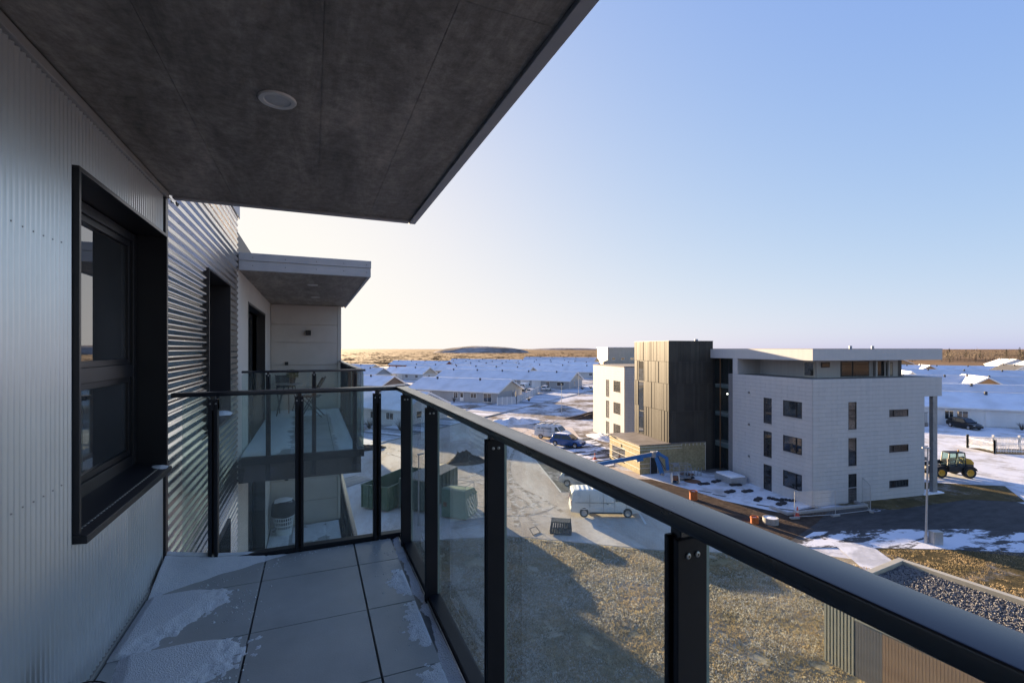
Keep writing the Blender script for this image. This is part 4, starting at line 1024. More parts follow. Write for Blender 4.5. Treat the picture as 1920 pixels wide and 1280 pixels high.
# local: corner at origin, x to -6 (left), y to -9 (towards us)
SW, SL, SH = 6.0, 9.0, 2.9
MB().box(-SW + 0.12, -0.05, -SL, -0.05, 0, 2.62).build('shed_wall', 'dark_clad', sh)
cap = MB()
cap.box(-SW, 0, -0.26, 0, 2.64, SH); cap.box(-SW, -SW + 0.26, -SL, -0.261, 2.64, SH); cap.box(-0.26, 0, -SL, -0.261, 2.64, SH)
cap.build('parapet_cap', 'shed_metal', sh, bevel=0.012)
MB().box(-SW + 0.27, -0.27, -SL, -0.27, 2.63, 2.70).build('gravel_bed', 'gravel_bed', sh)
st = MB(); random.seed(21)
for k in range(11000):
    x = random.uniform(-SW + 0.29, -0.29); y = -0.29 - (SL - 0.6) * random.random() ** 1.25
    r = random.uniform(0.022, 0.05); z = 2.70 + random.uniform(-0.004, 0.03)
    a = random.random() * 6.28; ca, sa = math.cos(a) * r, math.sin(a) * r; k2 = random.uniform(0.6, 1.0)
    st.add([(x + ca, y + sa, z), (x - sa * k2, y + ca * k2, z + r * 0.3), (x - ca, y - sa, z), (x + sa * k2, y - ca * k2, z + r * 0.2), (x + ca * .2, y, z + r * random.uniform(0.7, 1.2)), (x, y, z - r)],
           [(0, 1, 4), (1, 2, 4), (2, 3, 4), (3, 0, 4), (1, 0, 5), (2, 1, 5), (3, 2, 5), (0, 3, 5)])
g = st.build('roof_gravel', 'gravel_stone', sh, fix=False); g['kind'] = 'stuff'
m_full = MB().box(-0.03, 0.03, -0.034, 0.034, 0.0, 2.63).mesh('slat')
m_top = MB().box(-0.03, 0.03, -0.034, 0.034, 2.22, 2.63).mesh('slat')
m_low = MB().box(-0.022, 0.022, -0.045, 0.045, 0.03, 2.16).mesh('slat')
ml2 = m_low.copy(); m_full.materials.append(MATS['slat_olive']); m_top.materials.append(MATS['slat_olive']); m_low.materials.append(MATS['slat_brown']); ml2.materials.append(MATS['slat_grey'])
y = -0.05; k = 0
while y > -SL + 0.1:
    if y > -1.12: link('slat', m_full, 'slat_olive', sh, loc=(-SW + 0.085, y, 0))
    else: link('slat', m_top, 'slat_olive', sh, loc=(-SW + 0.085, y, 0))
    y -= 0.125
y = -1.2
while y > -SL + 0.1:
    link('slat', ml2 if y > -2.0 else m_low, 'slat_brown', sh, loc=(-SW + 0.075, y, 0)); y -= 0.099
MB().box(-SW + 0.03, -SW + 0.06, -SL, -1.13, 2.16, 2.215).build('header', 'shed_metal', sh)
x = -SW + 0.2
while x < -0.1:
    link('slat', m_full, 'slat_olive', sh, loc=(x, -0.035, 0)); x += 0.125

# ------------------------------------------------------------------ houses
WALLS = {}
for nme, c in dict(grey=(0.30, 0.31, 0.33), white=(0.62, 0.63, 0.64), brown=(0.13, 0.10, 0.085), red=(0.24, 0.06, 0.04), beige=(0.40, 0.37, 0.32), dark=(0.10, 0.10, 0.11), orange=(0.45, 0.25, 0.11), pale=(0.48, 0.49, 0.50)).items():
    mat('house_' + nme, c, 0.7, col2=tuple(min(1, v * 1.15) for v in c), nscale=0.7, stretch=(1, 1, 0.2))
mat('trim_white', (0.74, 0.74, 0.74), 0.6, col2=(0.68, 0.68, 0.68), nscale=2)
mat('roof_dark', (0.05, 0.05, 0.055), 0.7, col2=(0.08, 0.08, 0.085), nscale=1)
def house(label, P, ang, L, D, eave, ridge, wall, wins=(), gwins=(), gable=None, roofm='roof_snow', group='single storey houses of the village', over=0.45, detail=True):
    t = thing('house', label, 'house', (P[0], P[1], 0), ang, group)
    b = MB(); h = D / 2
    b.add([(0, 0, -0.1), (L, 0, -0.1), (L, -D, -0.1), (0, -D, -0.1), (0, 0, eave), (L, 0, eave), (L, -D, eave), (0, -D, eave)],
          [(3, 2, 1, 0), (0, 1, 5, 4), (1, 2, 6, 5), (2, 3, 7, 6), (3, 0, 4, 7)])
    b.build('wall', 'house_' + wall, t)
    for x, e in ((0.0, 0.02), (L, -0.02)):
        g = MB(); g.add([(x, 0, eave), (x, -D, eave), (x, -h, ridge - 0.05), (x + e * 4, 0, eave), (x + e * 4, -D, eave), (x + e * 4, -h, ridge - 0.05)],
              [(0, 1, 2), (5, 4, 3), (0, 3, 4, 1), (1, 4, 5, 2), (2, 5, 3, 0)])
        g.build('gable', 'house_' + (gable or wall), t)
    sl_ = (ridge - eave) / h; th = 0.22
    r = MB(); x0, x1 = -over, L + over
    for s in (1, -1):
        yo = -h + s * (h + over); zo = eave - sl_ * over
        r.add([(x0, yo, zo), (x1, yo, zo), (x1, -h, ridge), (x0, -h, ridge), (x0, yo, zo + th), (x1, yo, zo + th), (x1, -h, ridge + th), (x0, -h, ridge + th)],
              [(0, 1, 2, 3), (7, 6, 5, 4), (0, 4, 5, 1), (1, 5, 6, 2), (2, 6, 7, 3), (3, 7, 4, 0)])
    ro = r.build('roof', roofm, t)
    bb = MB()
    for x in (x0 - 0.03, x1 + 0.03):
        for s in (1, -1):
            yo = -h + s * (h + over); zo = eave - sl_ * over
            bb.beam((x, yo, zo + 0.06), (x, -h, ridge + 0.06), 0.06, 0.30, up=(0, 0, 1))
    bb.build('bargeboard', 'trim_white', ro)
    MB().box(x0, x1, -h - 0.16, -h + 0.16, ridge + th - 0.10, ridge + th + 0.05).build('ridge_sun_strip', roofm, ro)  # box added to catch sunlight as a bright line between roofs
    if detail:
        for q in range(max(1, int(L / 9))): MB().box(L * (q + 0.6) / max(1, int(L / 9)), L * (q + 0.6) / max(1, int(L / 9)) + 0.35, -h + 0.8, -h + 1.15, ridge - 0.2, ridge + 0.42).build('roof_vent', 'roof_dark', ro)
    gt = MB()
    for s in (1, -1):
        yo = -h + s * (h + over + 0.02); gt.box(x0, x1, min(yo, yo + s * 0.08), max(yo, yo + s * 0.08), eave - sl_ * over - 0.02, eave - sl_ * over + 0.14)
    gt.build('gutter', 'trim_white', ro)
    for wdw in wins:
        a, c, z0, z1, kind = wdw
        f_ = MB().box(a, c, 0.004, 0.06, z0, z1).build('door' if kind in ('door', 'garage') else 'window', 'trim_white', t)
        if kind == 'garage':
            for q in range(4): MB().box(a + 0.08, c - 0.08, 0.061, 0.075, z0 + 0.03 + q * (z1 - z0 - 0.1) / 4, z0 + (q + 1) * (z1 - z0 - 0.1) / 4).build('garage_slat', 'house_white', f_)
        elif kind == 'door': MB().box(a + 0.12, c - 0.12, 0.061, 0.07, z0 + 0.9, z1 - 0.15).build('pane', 'window_glass', f_)
        else:
            m_ = (a + c) / 2
            for (q0, q1) in ((a + 0.09, m_ - 0.04), (m_ + 0.04, c - 0.09)): MB().box(q0, q1, 0.061, 0.07, z0 + 0.09, z1 - 0.09).build('pane', 'window_glass', f_)
    for (a, c, z0, z1) in gwins:
        f_ = MB().box(-0.06, -0.004, -c, -a, z0, z1).build('window', 'trim_white', t)
        MB().box(-0.07, -0.061, -c + 0.09, -a - 0.09, z0 + 0.09, z1 - 0.09).build('pane', 'window_glass', f_)
    return t
HA = math.atan2(0.763, -0.646)      # long side runs away to the left, gable end towards the right
HG = math.atan2(0.646, 0.763)       # gable end towards us
W = lambda a, c=1.3, z0=0.9, z1=2.1: (a, a + c, z0, z1, 'window')
house('long grey house with snowy roof beside the grey fence across the street', (38.9, 101.3), HA, 25.5, 12.6, 2.5, 4.9, 'grey',
      [W(1.6, 2.2, 0.2, 2.2), W(5.6, 1.7), (9.2, 10.2, 0.1, 2.2, 'door'), W(10.8, 1.2, 0.7, 2.1), W(18.5, 2.0, 0.4, 2.1), W(22, 1.4)], [(7.2, 7.9, 0.2, 2.3), (8.6, 9.4, 0.2, 2.3)], gable='beige')
house('very long house with garage doors and one snowy roof behind the grey house', (72.9, 128.6), HA, 50, 12.6, 2.5, 4.9, 'grey',
      [W(1.6, 2.4), W(6.4, 1.2, 0.3, 2.2), (9.5, 12.6, 0.05, 2.3, 'garage'), (13.4, 16.6, 0.05, 2.3, 'garage'), (18, 19, 0.05, 2.2, 'door'), W(27, 2), W(33, 2), W(40, 2)], [(4.6, 5.4, 0.8, 2.3)], gable='beige')
house('white house directly behind the corner post of our railing', (13.6, 77.2), HA, 16, 12, 2.6, 4.9, 'white', [W(2.2, 1.6), W(6.0, 1.2), W(10, 1.6)], [(3, 4.4, 0.9, 2.1)])
house('house with a dark brown gable left of the long grey house', (17.2, 132.6), HA, 24, 9.6, 2.5, 4.7, 'pale', [W(3), W(8), W(14)], [], gable='brown')
house('pale house with grey gable, left of a twin near the plain', (21.9, 189), HA, 18, 9.2, 2.5, 4.8, 'pale', [W(2), W(6), W(11)], [], gable='grey')
house('pale house with a beige gable, right of its twin near the plain', (39.8, 187), HA, 20, 9.4, 2.5, 4.8, 'pale', [W(2), W(7), (10, 12.5, 0.1, 2.2, 'garage'), W(15)], [(4, 5, 0.9, 2)], gable='beige')
house('low snow-roofed house at the left edge of the village', (24, 236), HA, 26, 10, 2.5, 4.6, 'pale', [W(3), W(9)], [], gable='beige')
house('dark red house with long snowy roof at the edge of the plain', (72, 278), HA, 42, 11, 2.4, 4.8, 'red', [W(3), W(9), W(15), W(30, 2)], [], gable='red')
house('snow-roofed house behind the pale twins', (62, 206), HA, 34, 12, 2.5, 4.9, 'beige', [W(3), W(12)], [], gable='brown')
house('snow-roofed house with a row of dark windows behind the very long house', (78, 172), HA, 40, 12, 2.5, 4.9, 'beige', [W(2, 1.6), W(5, 1.6), W(8, 1.6), W(11, 1.6)], [], gable='beige')
house('house with a pointed dark gable in the middle of the roofs', (96, 212), HA, 38, 11, 2.5, 5.0, 'grey', [W(2), W(5), W(8)], [], gable='dark')
house('house with a thin dark roof edge in the far row', (104, 250), HA, 46, 12, 2.4, 4.9, 'dark', [W(4), W(10), W(20)], [], gable='beige', roofm='roof_snow')
house('snow-roofed house just left of the wing of the white building', (112, 172), HA, 34, 12, 2.5, 5.0, 'pale', [W(3), W(9), W(15)], [], gable='grey')
house('long snow-roofed house behind the wing of the white building', (138, 216), HA, 52, 13, 2.5, 5.0, 'beige', [W(3), W(9), W(15), W(24), W(32)], [], gable='grey')
house('house with dark gables in the second farthest row', (150, 262), HA, 50, 12, 2.5, 5.0, 'dark', [W(3), W(12), W(20)], [], gable='dark')
house('farthest snow-roofed house left of the tower', (196, 308), HA, 60, 13, 2.6, 5.6, 'pale', [W(5), W(16)], [], gable='grey')
house('snow-roofed house second from the far end of the village', (120, 305), HA, 44, 11, 2.5, 4.9, 'brown', [W(5), W(12)], [], gable='brown')
# large cream hall far behind the tower
t = thing('hall', 'large cream hall far behind the dark stair tower', 'building', (203, 300, 0), R(-18))
MB().box(0, 46, 0, 30, -0.1, 13.2).build('wall', 'house_beige', t); MB().box(-0.3, 46.3, -0.3, 30.3, 13.2, 13.6).build('roof', 'trim_white', t)
for k in range(6): f_ = MB().box(3 + k * 7, 6 + k * 7, -0.06, -0.004, 4, 6).build('window', 'trim_white', t); MB().box(3.2 + k * 7, 5.8 + k * 7, -0.08, -0.061, 4.2, 5.8).build('pane', 'window_glass', f_)
# right-hand side
house('white house with garage behind the parked dark car', (110.0, 28.4), HA, 46, 12, 2.9, 4.9, 'white',
      [(5.2, 8.2, 0.1, 2.4, 'garage'), W(9.2, 1.2, 0.3, 1.6), (12.3, 16.6, 0.1, 2.5, 'garage'), W(18.6, 1.5, 0.9, 2.4), W(20.4, 1.2, 0.9, 2.4), W(26, 2)], [])
house('second white house on the right, roof just above the first', (131, 38), HA, 50, 12, 2.8, 5.0, 'white', [W(6), W(14), W(20), W(26, 2)], [])
house('house with an orange gable and white bargeboards on the right', (150.5, 66.0), HG, 16, 8.4, 2.6, 5.3, 'orange', [], [(3.2, 5, 0.9, 2.2)])
house('long snow-roofed house behind the orange gable', (176, 46), HA, 72, 12, 2.7, 5.0, 'pale', [W(40, 3), W(46, 2), W(10), W(20)], [])
house('house with a small white gable showing between two roofs on the right', (163, 88), HG, 14, 7.4, 2.6, 5.4, 'pale', [], [])
house('long snow-roofed house in the third row on the right', (222, 60), HA, 76, 13, 2.7, 5.1, 'beige', [W(10), W(30), W(40), W(50)], [])
house('house with a dark roof and white gable at the right edge', (236, 92), HG, 18, 11, 2.7, 6.2, 'white', [], [(3, 5, 1, 2.4), (6, 8, 1, 2.4)], roofm='roof_dark')
house('house with twin white bargeboards far on the right', (232, 118), HG, 14, 9, 2.6, 5.4, 'orange', [], [])
house('long snow-roofed house in the fourth row on the right', (270, 78), HA, 80, 13, 2.7, 5.2, 'pale', [W(20), W(44)], [])
house('snow-roofed house seen under the penthouse roof of the white building', (206, 118), HA, 40, 12, 2.7, 5.4, 'beige', [W(20), W(30)], [], gable='grey')
for k, (x, y, c) in enumerate(((330, 120, 'brown'), (380, 150, 'white'), (352, 196, 'orange'), (415, 128, 'beige'))):
    house(('brown far house among the bare trees', 'white far house among the bare trees', 'orange far house among the bare trees', 'beige far house among the bare trees')[k], (x, y), HG, 22, 14, 2.8, 6.0, c, [], [(4, 6, 1, 2.4), (8, 10, 1, 2.4)])

# ------------------------------------------------------------------ vehicles
mat('paint_white', (0.58, 0.59, 0.60), 0.3, col2=(0.62, 0.63, 0.64), nscale=2, spec=0.6)
mat('paint_silver', (0.42, 0.44, 0.46), 0.3, 0.3, col2=(0.38, 0.40, 0.42), nscale=2)
mat('paint_blue', (0.02, 0.075, 0.24), 0.25, 0.2, col2=(0.018, 0.065, 0.21), nscale=2, spec=0.6)
mat('paint_dark', (0.018, 0.018, 0.020), 0.28, 0.1, col2=(0.03, 0.028, 0.026), nscale=3)
mat('rubber', (0.018, 0.018, 0.019), 0.8, col2=(0.03, 0.03, 0.03), nscale=20)
mat('alloy', (0.42, 0.42, 0.43), 0.4, 0.6, col2=(0.34, 0.34, 0.35), nscale=10)
mat('car_glass', (0.012, 0.015, 0.018), 0.05, col2=(0.02, 0.024, 0.028), nscale=2, ior=1.6)
mat('lamp_red', (0.30, 0.01, 0.008), 0.3, col2=(0.25, 0.01, 0.008), nscale=10)
mat('lamp_clear', (0.6, 0.6, 0.58), 0.15, col2=(0.5, 0.5, 0.5), nscale=10)
mat('plastic_dark', (0.03, 0.03, 0.032), 0.6, col2=(0.04, 0.04, 0.042), nscale=10)
mat('letter_dark', (0.03, 0.03, 0.05), 0.5, col2=(0.04, 0.04, 0.06), nscale=10)
def wheel(parent, x, y, r, wd, rim='alloy', hub=0.62):
    s = -1 if y < 0 else 1
    w_ = MB().lathe([(r * 0.60, -wd / 2), (r * 0.94, -wd / 2), (r, -wd * 0.32), (r, wd * 0.32), (r * 0.94, wd / 2), (r * 0.60, wd / 2)], (x, y, r), n=26, axis='y', cap=False).build('wheel', 'rubber', parent, 40)
    b = MB().lathe([(0.0001, s * wd * 0.36), (r * 0.16, s * wd * 0.42), (r * 0.2, s * wd * 0.34), (r * 0.5, s * wd * 0.40), (r * hub, s * wd * 0.515)], (x, y, r), n=26, axis='y', cap=False)
    b.build('rim', rim, w_, 40)
    return w_
def side_panel(prof, off=0.012):
    """flat polygon [(x,z,w)] laid just outside both sides"""
    b = MB(); n = len(prof)
    for s in (-1, 1):
        b.add([(x, s * (w_ + off), z) for x, z, w_ in prof] + [(x, s * (w_ - 0.02), z) for x, z, w_ in prof],
              [tuple(range(n)) if s > 0 else tuple(range(n - 1, -1, -1))] + [(i, (i + 1) % n, n + (i + 1) % n, n + i) for i in range(n)])
    return b
def one_side(prof, s, off=0.012):
    b = MB(); n = len(prof)
    b.add([(x, s * (w_ + off), z) for x, z, w_ in prof] + [(x, s * (w_ - 0.02), z) for x, z, w_ in prof],
          [tuple(range(n)) if s > 0 else tuple(range(n - 1, -1, -1))] + [(i, (i + 1) % n, n + (i + 1) % n, n + i) for i in range(n)])
    return b
def van(label, loc, rz, paint='paint_white', L=5.0, letters=None, rack=False, snow=True):
    """front towards +x, origin midway on the ground"""
    t = thing('van', label, 'van', (*loc, 0.02), rz, None)
    h = L / 2; wd = 0.95; H_ = 1.95
    base = [(-h, 0.38, wd - .03), (-h - 0.02, 0.62, wd), (-h + 0.01, 1.10, wd), (-h + 0.06, H_ - 0.16, wd - .10), (-h + 0.22, H_ - 0.02, wd - .17), (-0.2, H_ + 0.02, wd - .17), (h - 1.95, H_ - 0.03, wd - .18),
            (h - 1.55, H_ - 0.16, wd - .17), (h - 0.98, 1.20, wd - .05), (h - 0.55, 1.08, wd - .06), (h - 0.14, 0.90, wd - .10), (h - 0.02, 0.62, wd - .10), (h - 0.06, 0.34, wd - .12),
            (h - 0.62, 0.28, wd - .02), (h - 0.64, 0.52, wd), (h - 0.76, 0.66, wd), (h - 0.95, 0.71, wd), (h - 1.14, 0.66, wd), (h - 1.27, 0.52, wd), (h - 1.29, 0.28, wd - .02),
            (-h + 1.27, 0.28, wd - .02), (-h + 1.25, 0.52, wd), (-h + 1.13, 0.66, wd), (-h + 0.94, 0.71, wd), (-h + 0.75, 0.66, wd), (-h + 0.63, 0.52, wd), (-h + 0.61, 0.30, wd - .02)]
    MB().loft(base).build('body', paint, t, 35, bevel=0.022, seg=2)
    for x in (-h + 0.94, h - 0.95):
        for s in (-1, 1): wheel(t, x, s * (wd - 0.10), 0.33, 0.21)
    for s in (-1, 1):
        one_side([(h - 1.85, 1.18, wd - .035), (h - 1.18, 1.18, wd - .04), (h - 1.62, 1.72, wd - .12), (h - 1.85, 1.74, wd - .125)], s, 0.03).build('side_window', 'car_glass', t)
        one_side([(-h + 0.35, 0.60, wd), (h - 1.35, 0.60, wd), (h - 1.35, 0.655, wd), (-h + 0.35, 0.655, wd)], s, 0.02).build('side_moulding', 'plastic_dark' if paint == 'paint_dark' else paint, t)
        MB().box(h - 1.32, h - 1.20, s * (wd + 0.02) - 0.05, s * (wd + 0.02) + 0.05, 1.14, 1.34).build('mirror', 'plastic_dark', t, bevel=0.015)
        MB().box(h - 0.16, h - 0.04, s * 0.60 - 0.17, s * 0.60 + 0.17, 0.72, 0.90).build('headlight', 'lamp_clear', t, bevel=0.02)
        MB().box(-h - 0.035, -h + 0.02, s * 0.80 - 0.06, s * 0.80 + 0.06, 0.85, 1.25).build('tail_light', 'lamp_red', t, bevel=0.01)
        MB().box(h - 2.5, h - 2.36, s * (wd + 0.0) - 0.02, s * (wd + 0.0) + 0.02, 1.0, 1.03).build('door_handle', 'plastic_dark', t)
    for s in (-1, 1):
        for (xa, z0, z1, w0_, w1_) in ((h - 1.92, 0.40, 1.76, wd, wd - .115), (h - 1.06, 0.72, 1.16, wd - .005, wd - .04), (-h + 1.35, 0.40, 1.70, wd, wd - .08), (-h + 2.35, 0.40, 1.72, wd, wd - .09)):
            one_side([(xa, z0, w0_), (xa + 0.016, z0, w0_), (xa + 0.016, 1.10, wd), (xa + 0.016, z1, w1_), (xa, z1, w1_), (xa, 1.10, wd)], s, 0.004).build('door_gap', 'plastic_dark', t)
        one_side([(-h + 0.30, 1.08, wd), (h - 2.0, 1.08, wd), (h - 2.0, 1.10, wd), (-h + 0.30, 1.10, wd)], s, 0.004).build('slide_rail', 'plastic_dark', t)
        one_side([(-h + 1.32, 0.27, wd - .02), (h - 1.34, 0.27, wd - .02), (h - 1.34, 0.40, wd - .01), (-h + 1.32, 0.40, wd - .01)], s, 0.012).build('sill', 'plastic_dark', t)
    w0 = MB().add([(h - 1.47, -0.72, H_ - 0.21), (h - 1.47, 0.72, H_ - 0.21), (h - 0.965, 0.84, 1.22), (h - 0.965, -0.84, 1.22), (h - 1.49, -0.72, H_ - 0.25), (h - 1.49, 0.72, H_ - 0.25), (h - 1.0, 0.84, 1.18), (h - 1.0, -0.84, 1.18)],
                  [(0, 1, 2, 3), (7, 6, 5, 4), (0, 4, 5, 1), (1, 5, 6, 2), (2, 6, 7, 3), (3, 7, 4, 0)])
    w0.v = [(x + 0.03, y, z + 0.03) for x, y, z in w0.v]
    w0.build('windscreen', 'car_glass', t)
    for s in (-1, 1): MB().box(-h - 0.03, -h + 0.05, s * 0.4 - 0.3, s * 0.4 + 0.3, 1.18, 1.62).build('rear_window', 'car_glass', t, bevel=0.02)
    MB().box(-h - 0.07, -h + 0.1, -wd + 0.08, wd - 0.08, 0.36, 0.58).build('rear_bumper', 'plastic_dark' if paint != 'paint_white' else 'paint_silver', t, bevel=0.03)
    if rack:
        for k in range(4): MB().box(-h + 0.5 + k * 0.75, -h + 0.54 + k * 0.75, -0.7, 0.7, H_ + 0.02, H_ + 0.14).build('roof_bar', 'alloy', t)
        ld = MB()
        for y in (0.15, 0.5): ld.box(-h + 0.2, h - 1.6, y, y + 0.05, H_ + 0.15, H_ + 0.20)
        for k in range(11): ld.box(-h + 0.4 + k * 0.28, -h + 0.44 + k * 0.28, 0.2, 0.5, H_ + 0.16, H_ + 0.19)
        lo = ld.build('ladder', 'alloy', t)
    if snow:
        b = MB(); nx, ny = 60, 16
        for j in range(ny + 1):
            for i in range(nx + 1):
                u, v = i / nx, j / ny; x = -h + 0.2 + u * (L - 2.2); y = -0.70 + 1.4 * v
                k = min(u, 1 - u, 0.12) / 0.12 * min(v, 1 - v, 0.12) / 0.12
                b.v.append((x, y, H_ - 0.03 + 0.03 * k + 0.035 * k * (abs(math.sin(x * 9)) ** 3)))
        for j in range(ny):
            for i in range(nx): a = j * (nx + 1) + i; b.f.append((a, a + 1, a + nx + 2, a + nx + 1))
        b.build('roof_snow', 'snow', t, 180, fix=False)
    if letters:
        cu = bpy.data.curves.new('lettering', 'FONT'); cu.body = letters; cu.size = 0.40; cu.extrude = 0.004; cu.align_x = 'CENTER'; cu.space_character = 1.05
        tmp = bpy.data.objects.new('lettering_curve', cu); me = bpy.data.meshes.new_from_object(tmp); bpy.data.objects.remove(tmp)
        o = link('lettering', me, 'letter_dark', t)
        o.location = (-0.95, -(wd + 0.004), 1.36); o.rotation_euler = (R(84), 0, 0)
    return t
def rz_from(p, q): return math.atan2(q[1] - p[1], q[0] - p[0])
rw, fw = (18.76, 30.75), (21.85, 29.33)
van('white van with ribbed snow on its roof parked nearest below our handrail', ((rw[0] + fw[0]) / 2 + 0.1, (rw[1] + fw[1]) / 2 + 0.6), rz_from(rw, fw), 'paint_white', 5.1)
van('white van with dark lettering and a roof rack beside the blue car', (30.9, 58.9), R(-50), 'paint_white', 4.9, letters='AL & ITREN', rack=True, snow=False)

def car(label, loc, rz, paint, L=4.3, H_=1.48, snow=True, suv=False):
    t = thing('car', label, 'car', (*loc, 0.02), rz)
    h = L / 2; wd = 0.88
    zb = 0.90 if not suv else 0.98
    lower = [(-h + 0.02, 0.36, wd - .06), (-h, 0.62, wd - .03), (-h + 0.06, zb - 0.02, wd - .04), (-h + 0.5, zb + 0.03, wd - .01), (h - 1.25, zb, wd - .01), (h - 0.35, zb - 0.16, wd - .08), (h - 0.05, 0.66, wd - .14), (h, 0.48, wd - .14), (h - 0.04, 0.28, wd - .16),
             (h - 0.50, 0.24, wd - .02), (h - 0.53, 0.50, wd), (h - 0.66, 0.63, wd), (h - 0.82, 0.67, wd), (h - 0.98, 0.63, wd), (h - 1.11, 0.50, wd), (h - 1.14, 0.22, wd - .02),
             (-h + 1.10, 0.22, wd - .02), (-h + 1.07, 0.50, wd), (-h + 0.95, 0.63, wd), (-h + 0.78, 0.67, wd), (-h + 0.62, 0.63, wd), (-h + 0.49, 0.50, wd), (-h + 0.46, 0.26, wd - .02)]
    MB().loft(lower).build('body', paint, t, 50, bevel=0.03)
    top = [(-h + 0.12, zb, wd - .06), (-h + 0.42, H_ - 0.10, wd - .22), (-h + 0.75, H_, wd - .25), (h - 2.2, H_ + 0.0, wd - .25), (h - 1.9, H_ - 0.05, wd - .24), (h - 1.1, zb - 0.01, wd - .05)]
    MB().loft(top).build('cabin', paint, t, 40, bevel=0.04)
    for s in (-1, 1):
        z0, z1 = zb + 0.04, H_ - 0.11
        w0, w1 = wd - .075, wd - .205
        xs_ = [(-h + 0.50, -h + 0.68), (-h + 1.55, -h + 1.5), (h - 1.28, h - 1.86)]
        one_side([(xs_[0][0], z0, w0), (xs_[1][0], z0, w0), (xs_[1][0], z1, w1), (xs_[0][1], z1, w1)], s, 0.022).build('side_window', 'car_glass', t)
        one_side([(xs_[1][0] + 0.07, z0, w0), (xs_[2][0], z0, w0), (xs_[2][1], z1, w1), (xs_[1][0] + 0.07, z1, w1)], s, 0.022).build('side_window', 'car_glass', t)
        MB().box(h - 0.30, h - 0.06, s * 0.62 - 0.13, s * 0.62 + 0.13, 0.60, 0.74).build('headlight', 'lamp_clear', t, bevel=0.02)
        MB().box(-h - 0.01, -h + 0.12, s * 0.66 - 0.13, s * 0.66 + 0.13, zb - 0.26, zb - 0.06).build('tail_light', 'lamp_red', t, bevel=0.02)
        MB().box(h - 1.42, h - 1.28, s * (wd + 0.06) - 0.06, s * (wd + 0.06) + 0.06, zb, zb + 0.14).build('mirror', paint, t, bevel=0.02)
        for x in (-h + 0.78, h - 0.82): wheel(t, x, s * (wd - 0.09), 0.31 if not suv else 0.34, 0.19)
    ws = MB().add([(h - 1.84, -0.60, H_ - 0.09), (h - 1.84, 0.60, H_ - 0.09), (h - 1.15, 0.76, zb + 0.04), (h - 1.15, -0.76, zb + 0.04)], [(0, 1, 2, 3)])
    ws.v = [(x + 0.03, y, z + 0.025) for x, y, z in ws.v] + [(x - 0.03, y, z - 0.025) for x, y, z in ws.v]
    ws.f = [(0, 1, 2, 3), (7, 6, 5, 4), (0, 4, 5, 1), (1, 5, 6, 2), (2, 6, 7, 3), (3, 7, 4, 0)]
    ws.build('windscreen', 'car_glass', t)
    rwd = MB().add([(-h + 0.40, -0.58, H_ - 0.13), (-h + 0.40, 0.58, H_ - 0.13), (-h + 0.17, 0.70, zb + 0.08), (-h + 0.17, -0.70, zb + 0.08)], [(0, 1, 2, 3)])
    rwd.v = [(x - 0.025, y, z + 0.01) for x, y, z in rwd.v] + [(x + 0.03, y, z) for x, y, z in rwd.v]
    rwd.f = [(0, 1, 2, 3), (7, 6, 5, 4), (0, 4, 5, 1), (1, 5, 6, 2), (2, 6, 7, 3), (3, 7, 4, 0)]
    rwd.build('rear_window', 'car_glass', t)
    MB().box(h - 0.02, h + 0.012, -0.42, 0.42, 0.50, 0.62).build('grille', 'plastic_dark', t)
    MB().box(-h - 0.03, -h - 0.001, -0.26, 0.26, 0.60, 0.71).build('number_plate', 'paint_white', t)
    if snow:
        b = MB(); nx, ny = 20, 14; x0, x1 = -h + 0.55, h - 2.0
        for j in range(ny + 1):
            for i in range(nx + 1):
                u, v = i / nx, j / ny; k = min(u, 1 - u, 0.2) / 0.2 * min(v, 1 - v, 0.2) / 0.2
                b.v.append((x0 + u * (x1 - x0), -0.58 + 1.16 * v, H_ - 0.02 + 0.045 * k + 0.01 * k * N(u * 6, v * 6)))
        for j in range(ny):
            for i in range(nx): a = j * (nx + 1) + i; b.f.append((a, a + 1, a + nx + 2, a + nx + 1))
        b.build('roof_snow', 'snow', t, 180, fix=False)
    return t
car('blue car with pale snow on its roof beside the lettered van', (30.3, 53.7), R(-56), 'paint_blue', 4.4, 1.56)
car('grey car with sunlit snowy edges half hidden under our handrail', (22.9, 37.6), R(-40), 'paint_silver', 4.4, 1.55)
car('dark car parked in front of the white garage on the right', (94.6, 41.6), R(-112), 'paint_dark', 4.6, 1.6, snow=False, suv=True)
car('dark car at the right edge of the picture by the white house', (104.4, 34.3), R(-60), 'paint_dark', 4.5, 1.5, snow=False)
car('white car parked left of the garage doors of the very long house', (64.5, 127.5), R(40), 'paint_white', 4.4, 1.5)
van('white van with a snowy roof parked beside the very long house', (60.5, 133.5), R(38), 'paint_white', 4.9)
car('dark car parked behind the gable of the long grey house', (55.5, 127), R(38), 'paint_dark', 4.3, 1.5)
car('white car behind the end of the grey fence', (56.0, 119.5), R(38), 'paint_white', 4.3, 1.5)

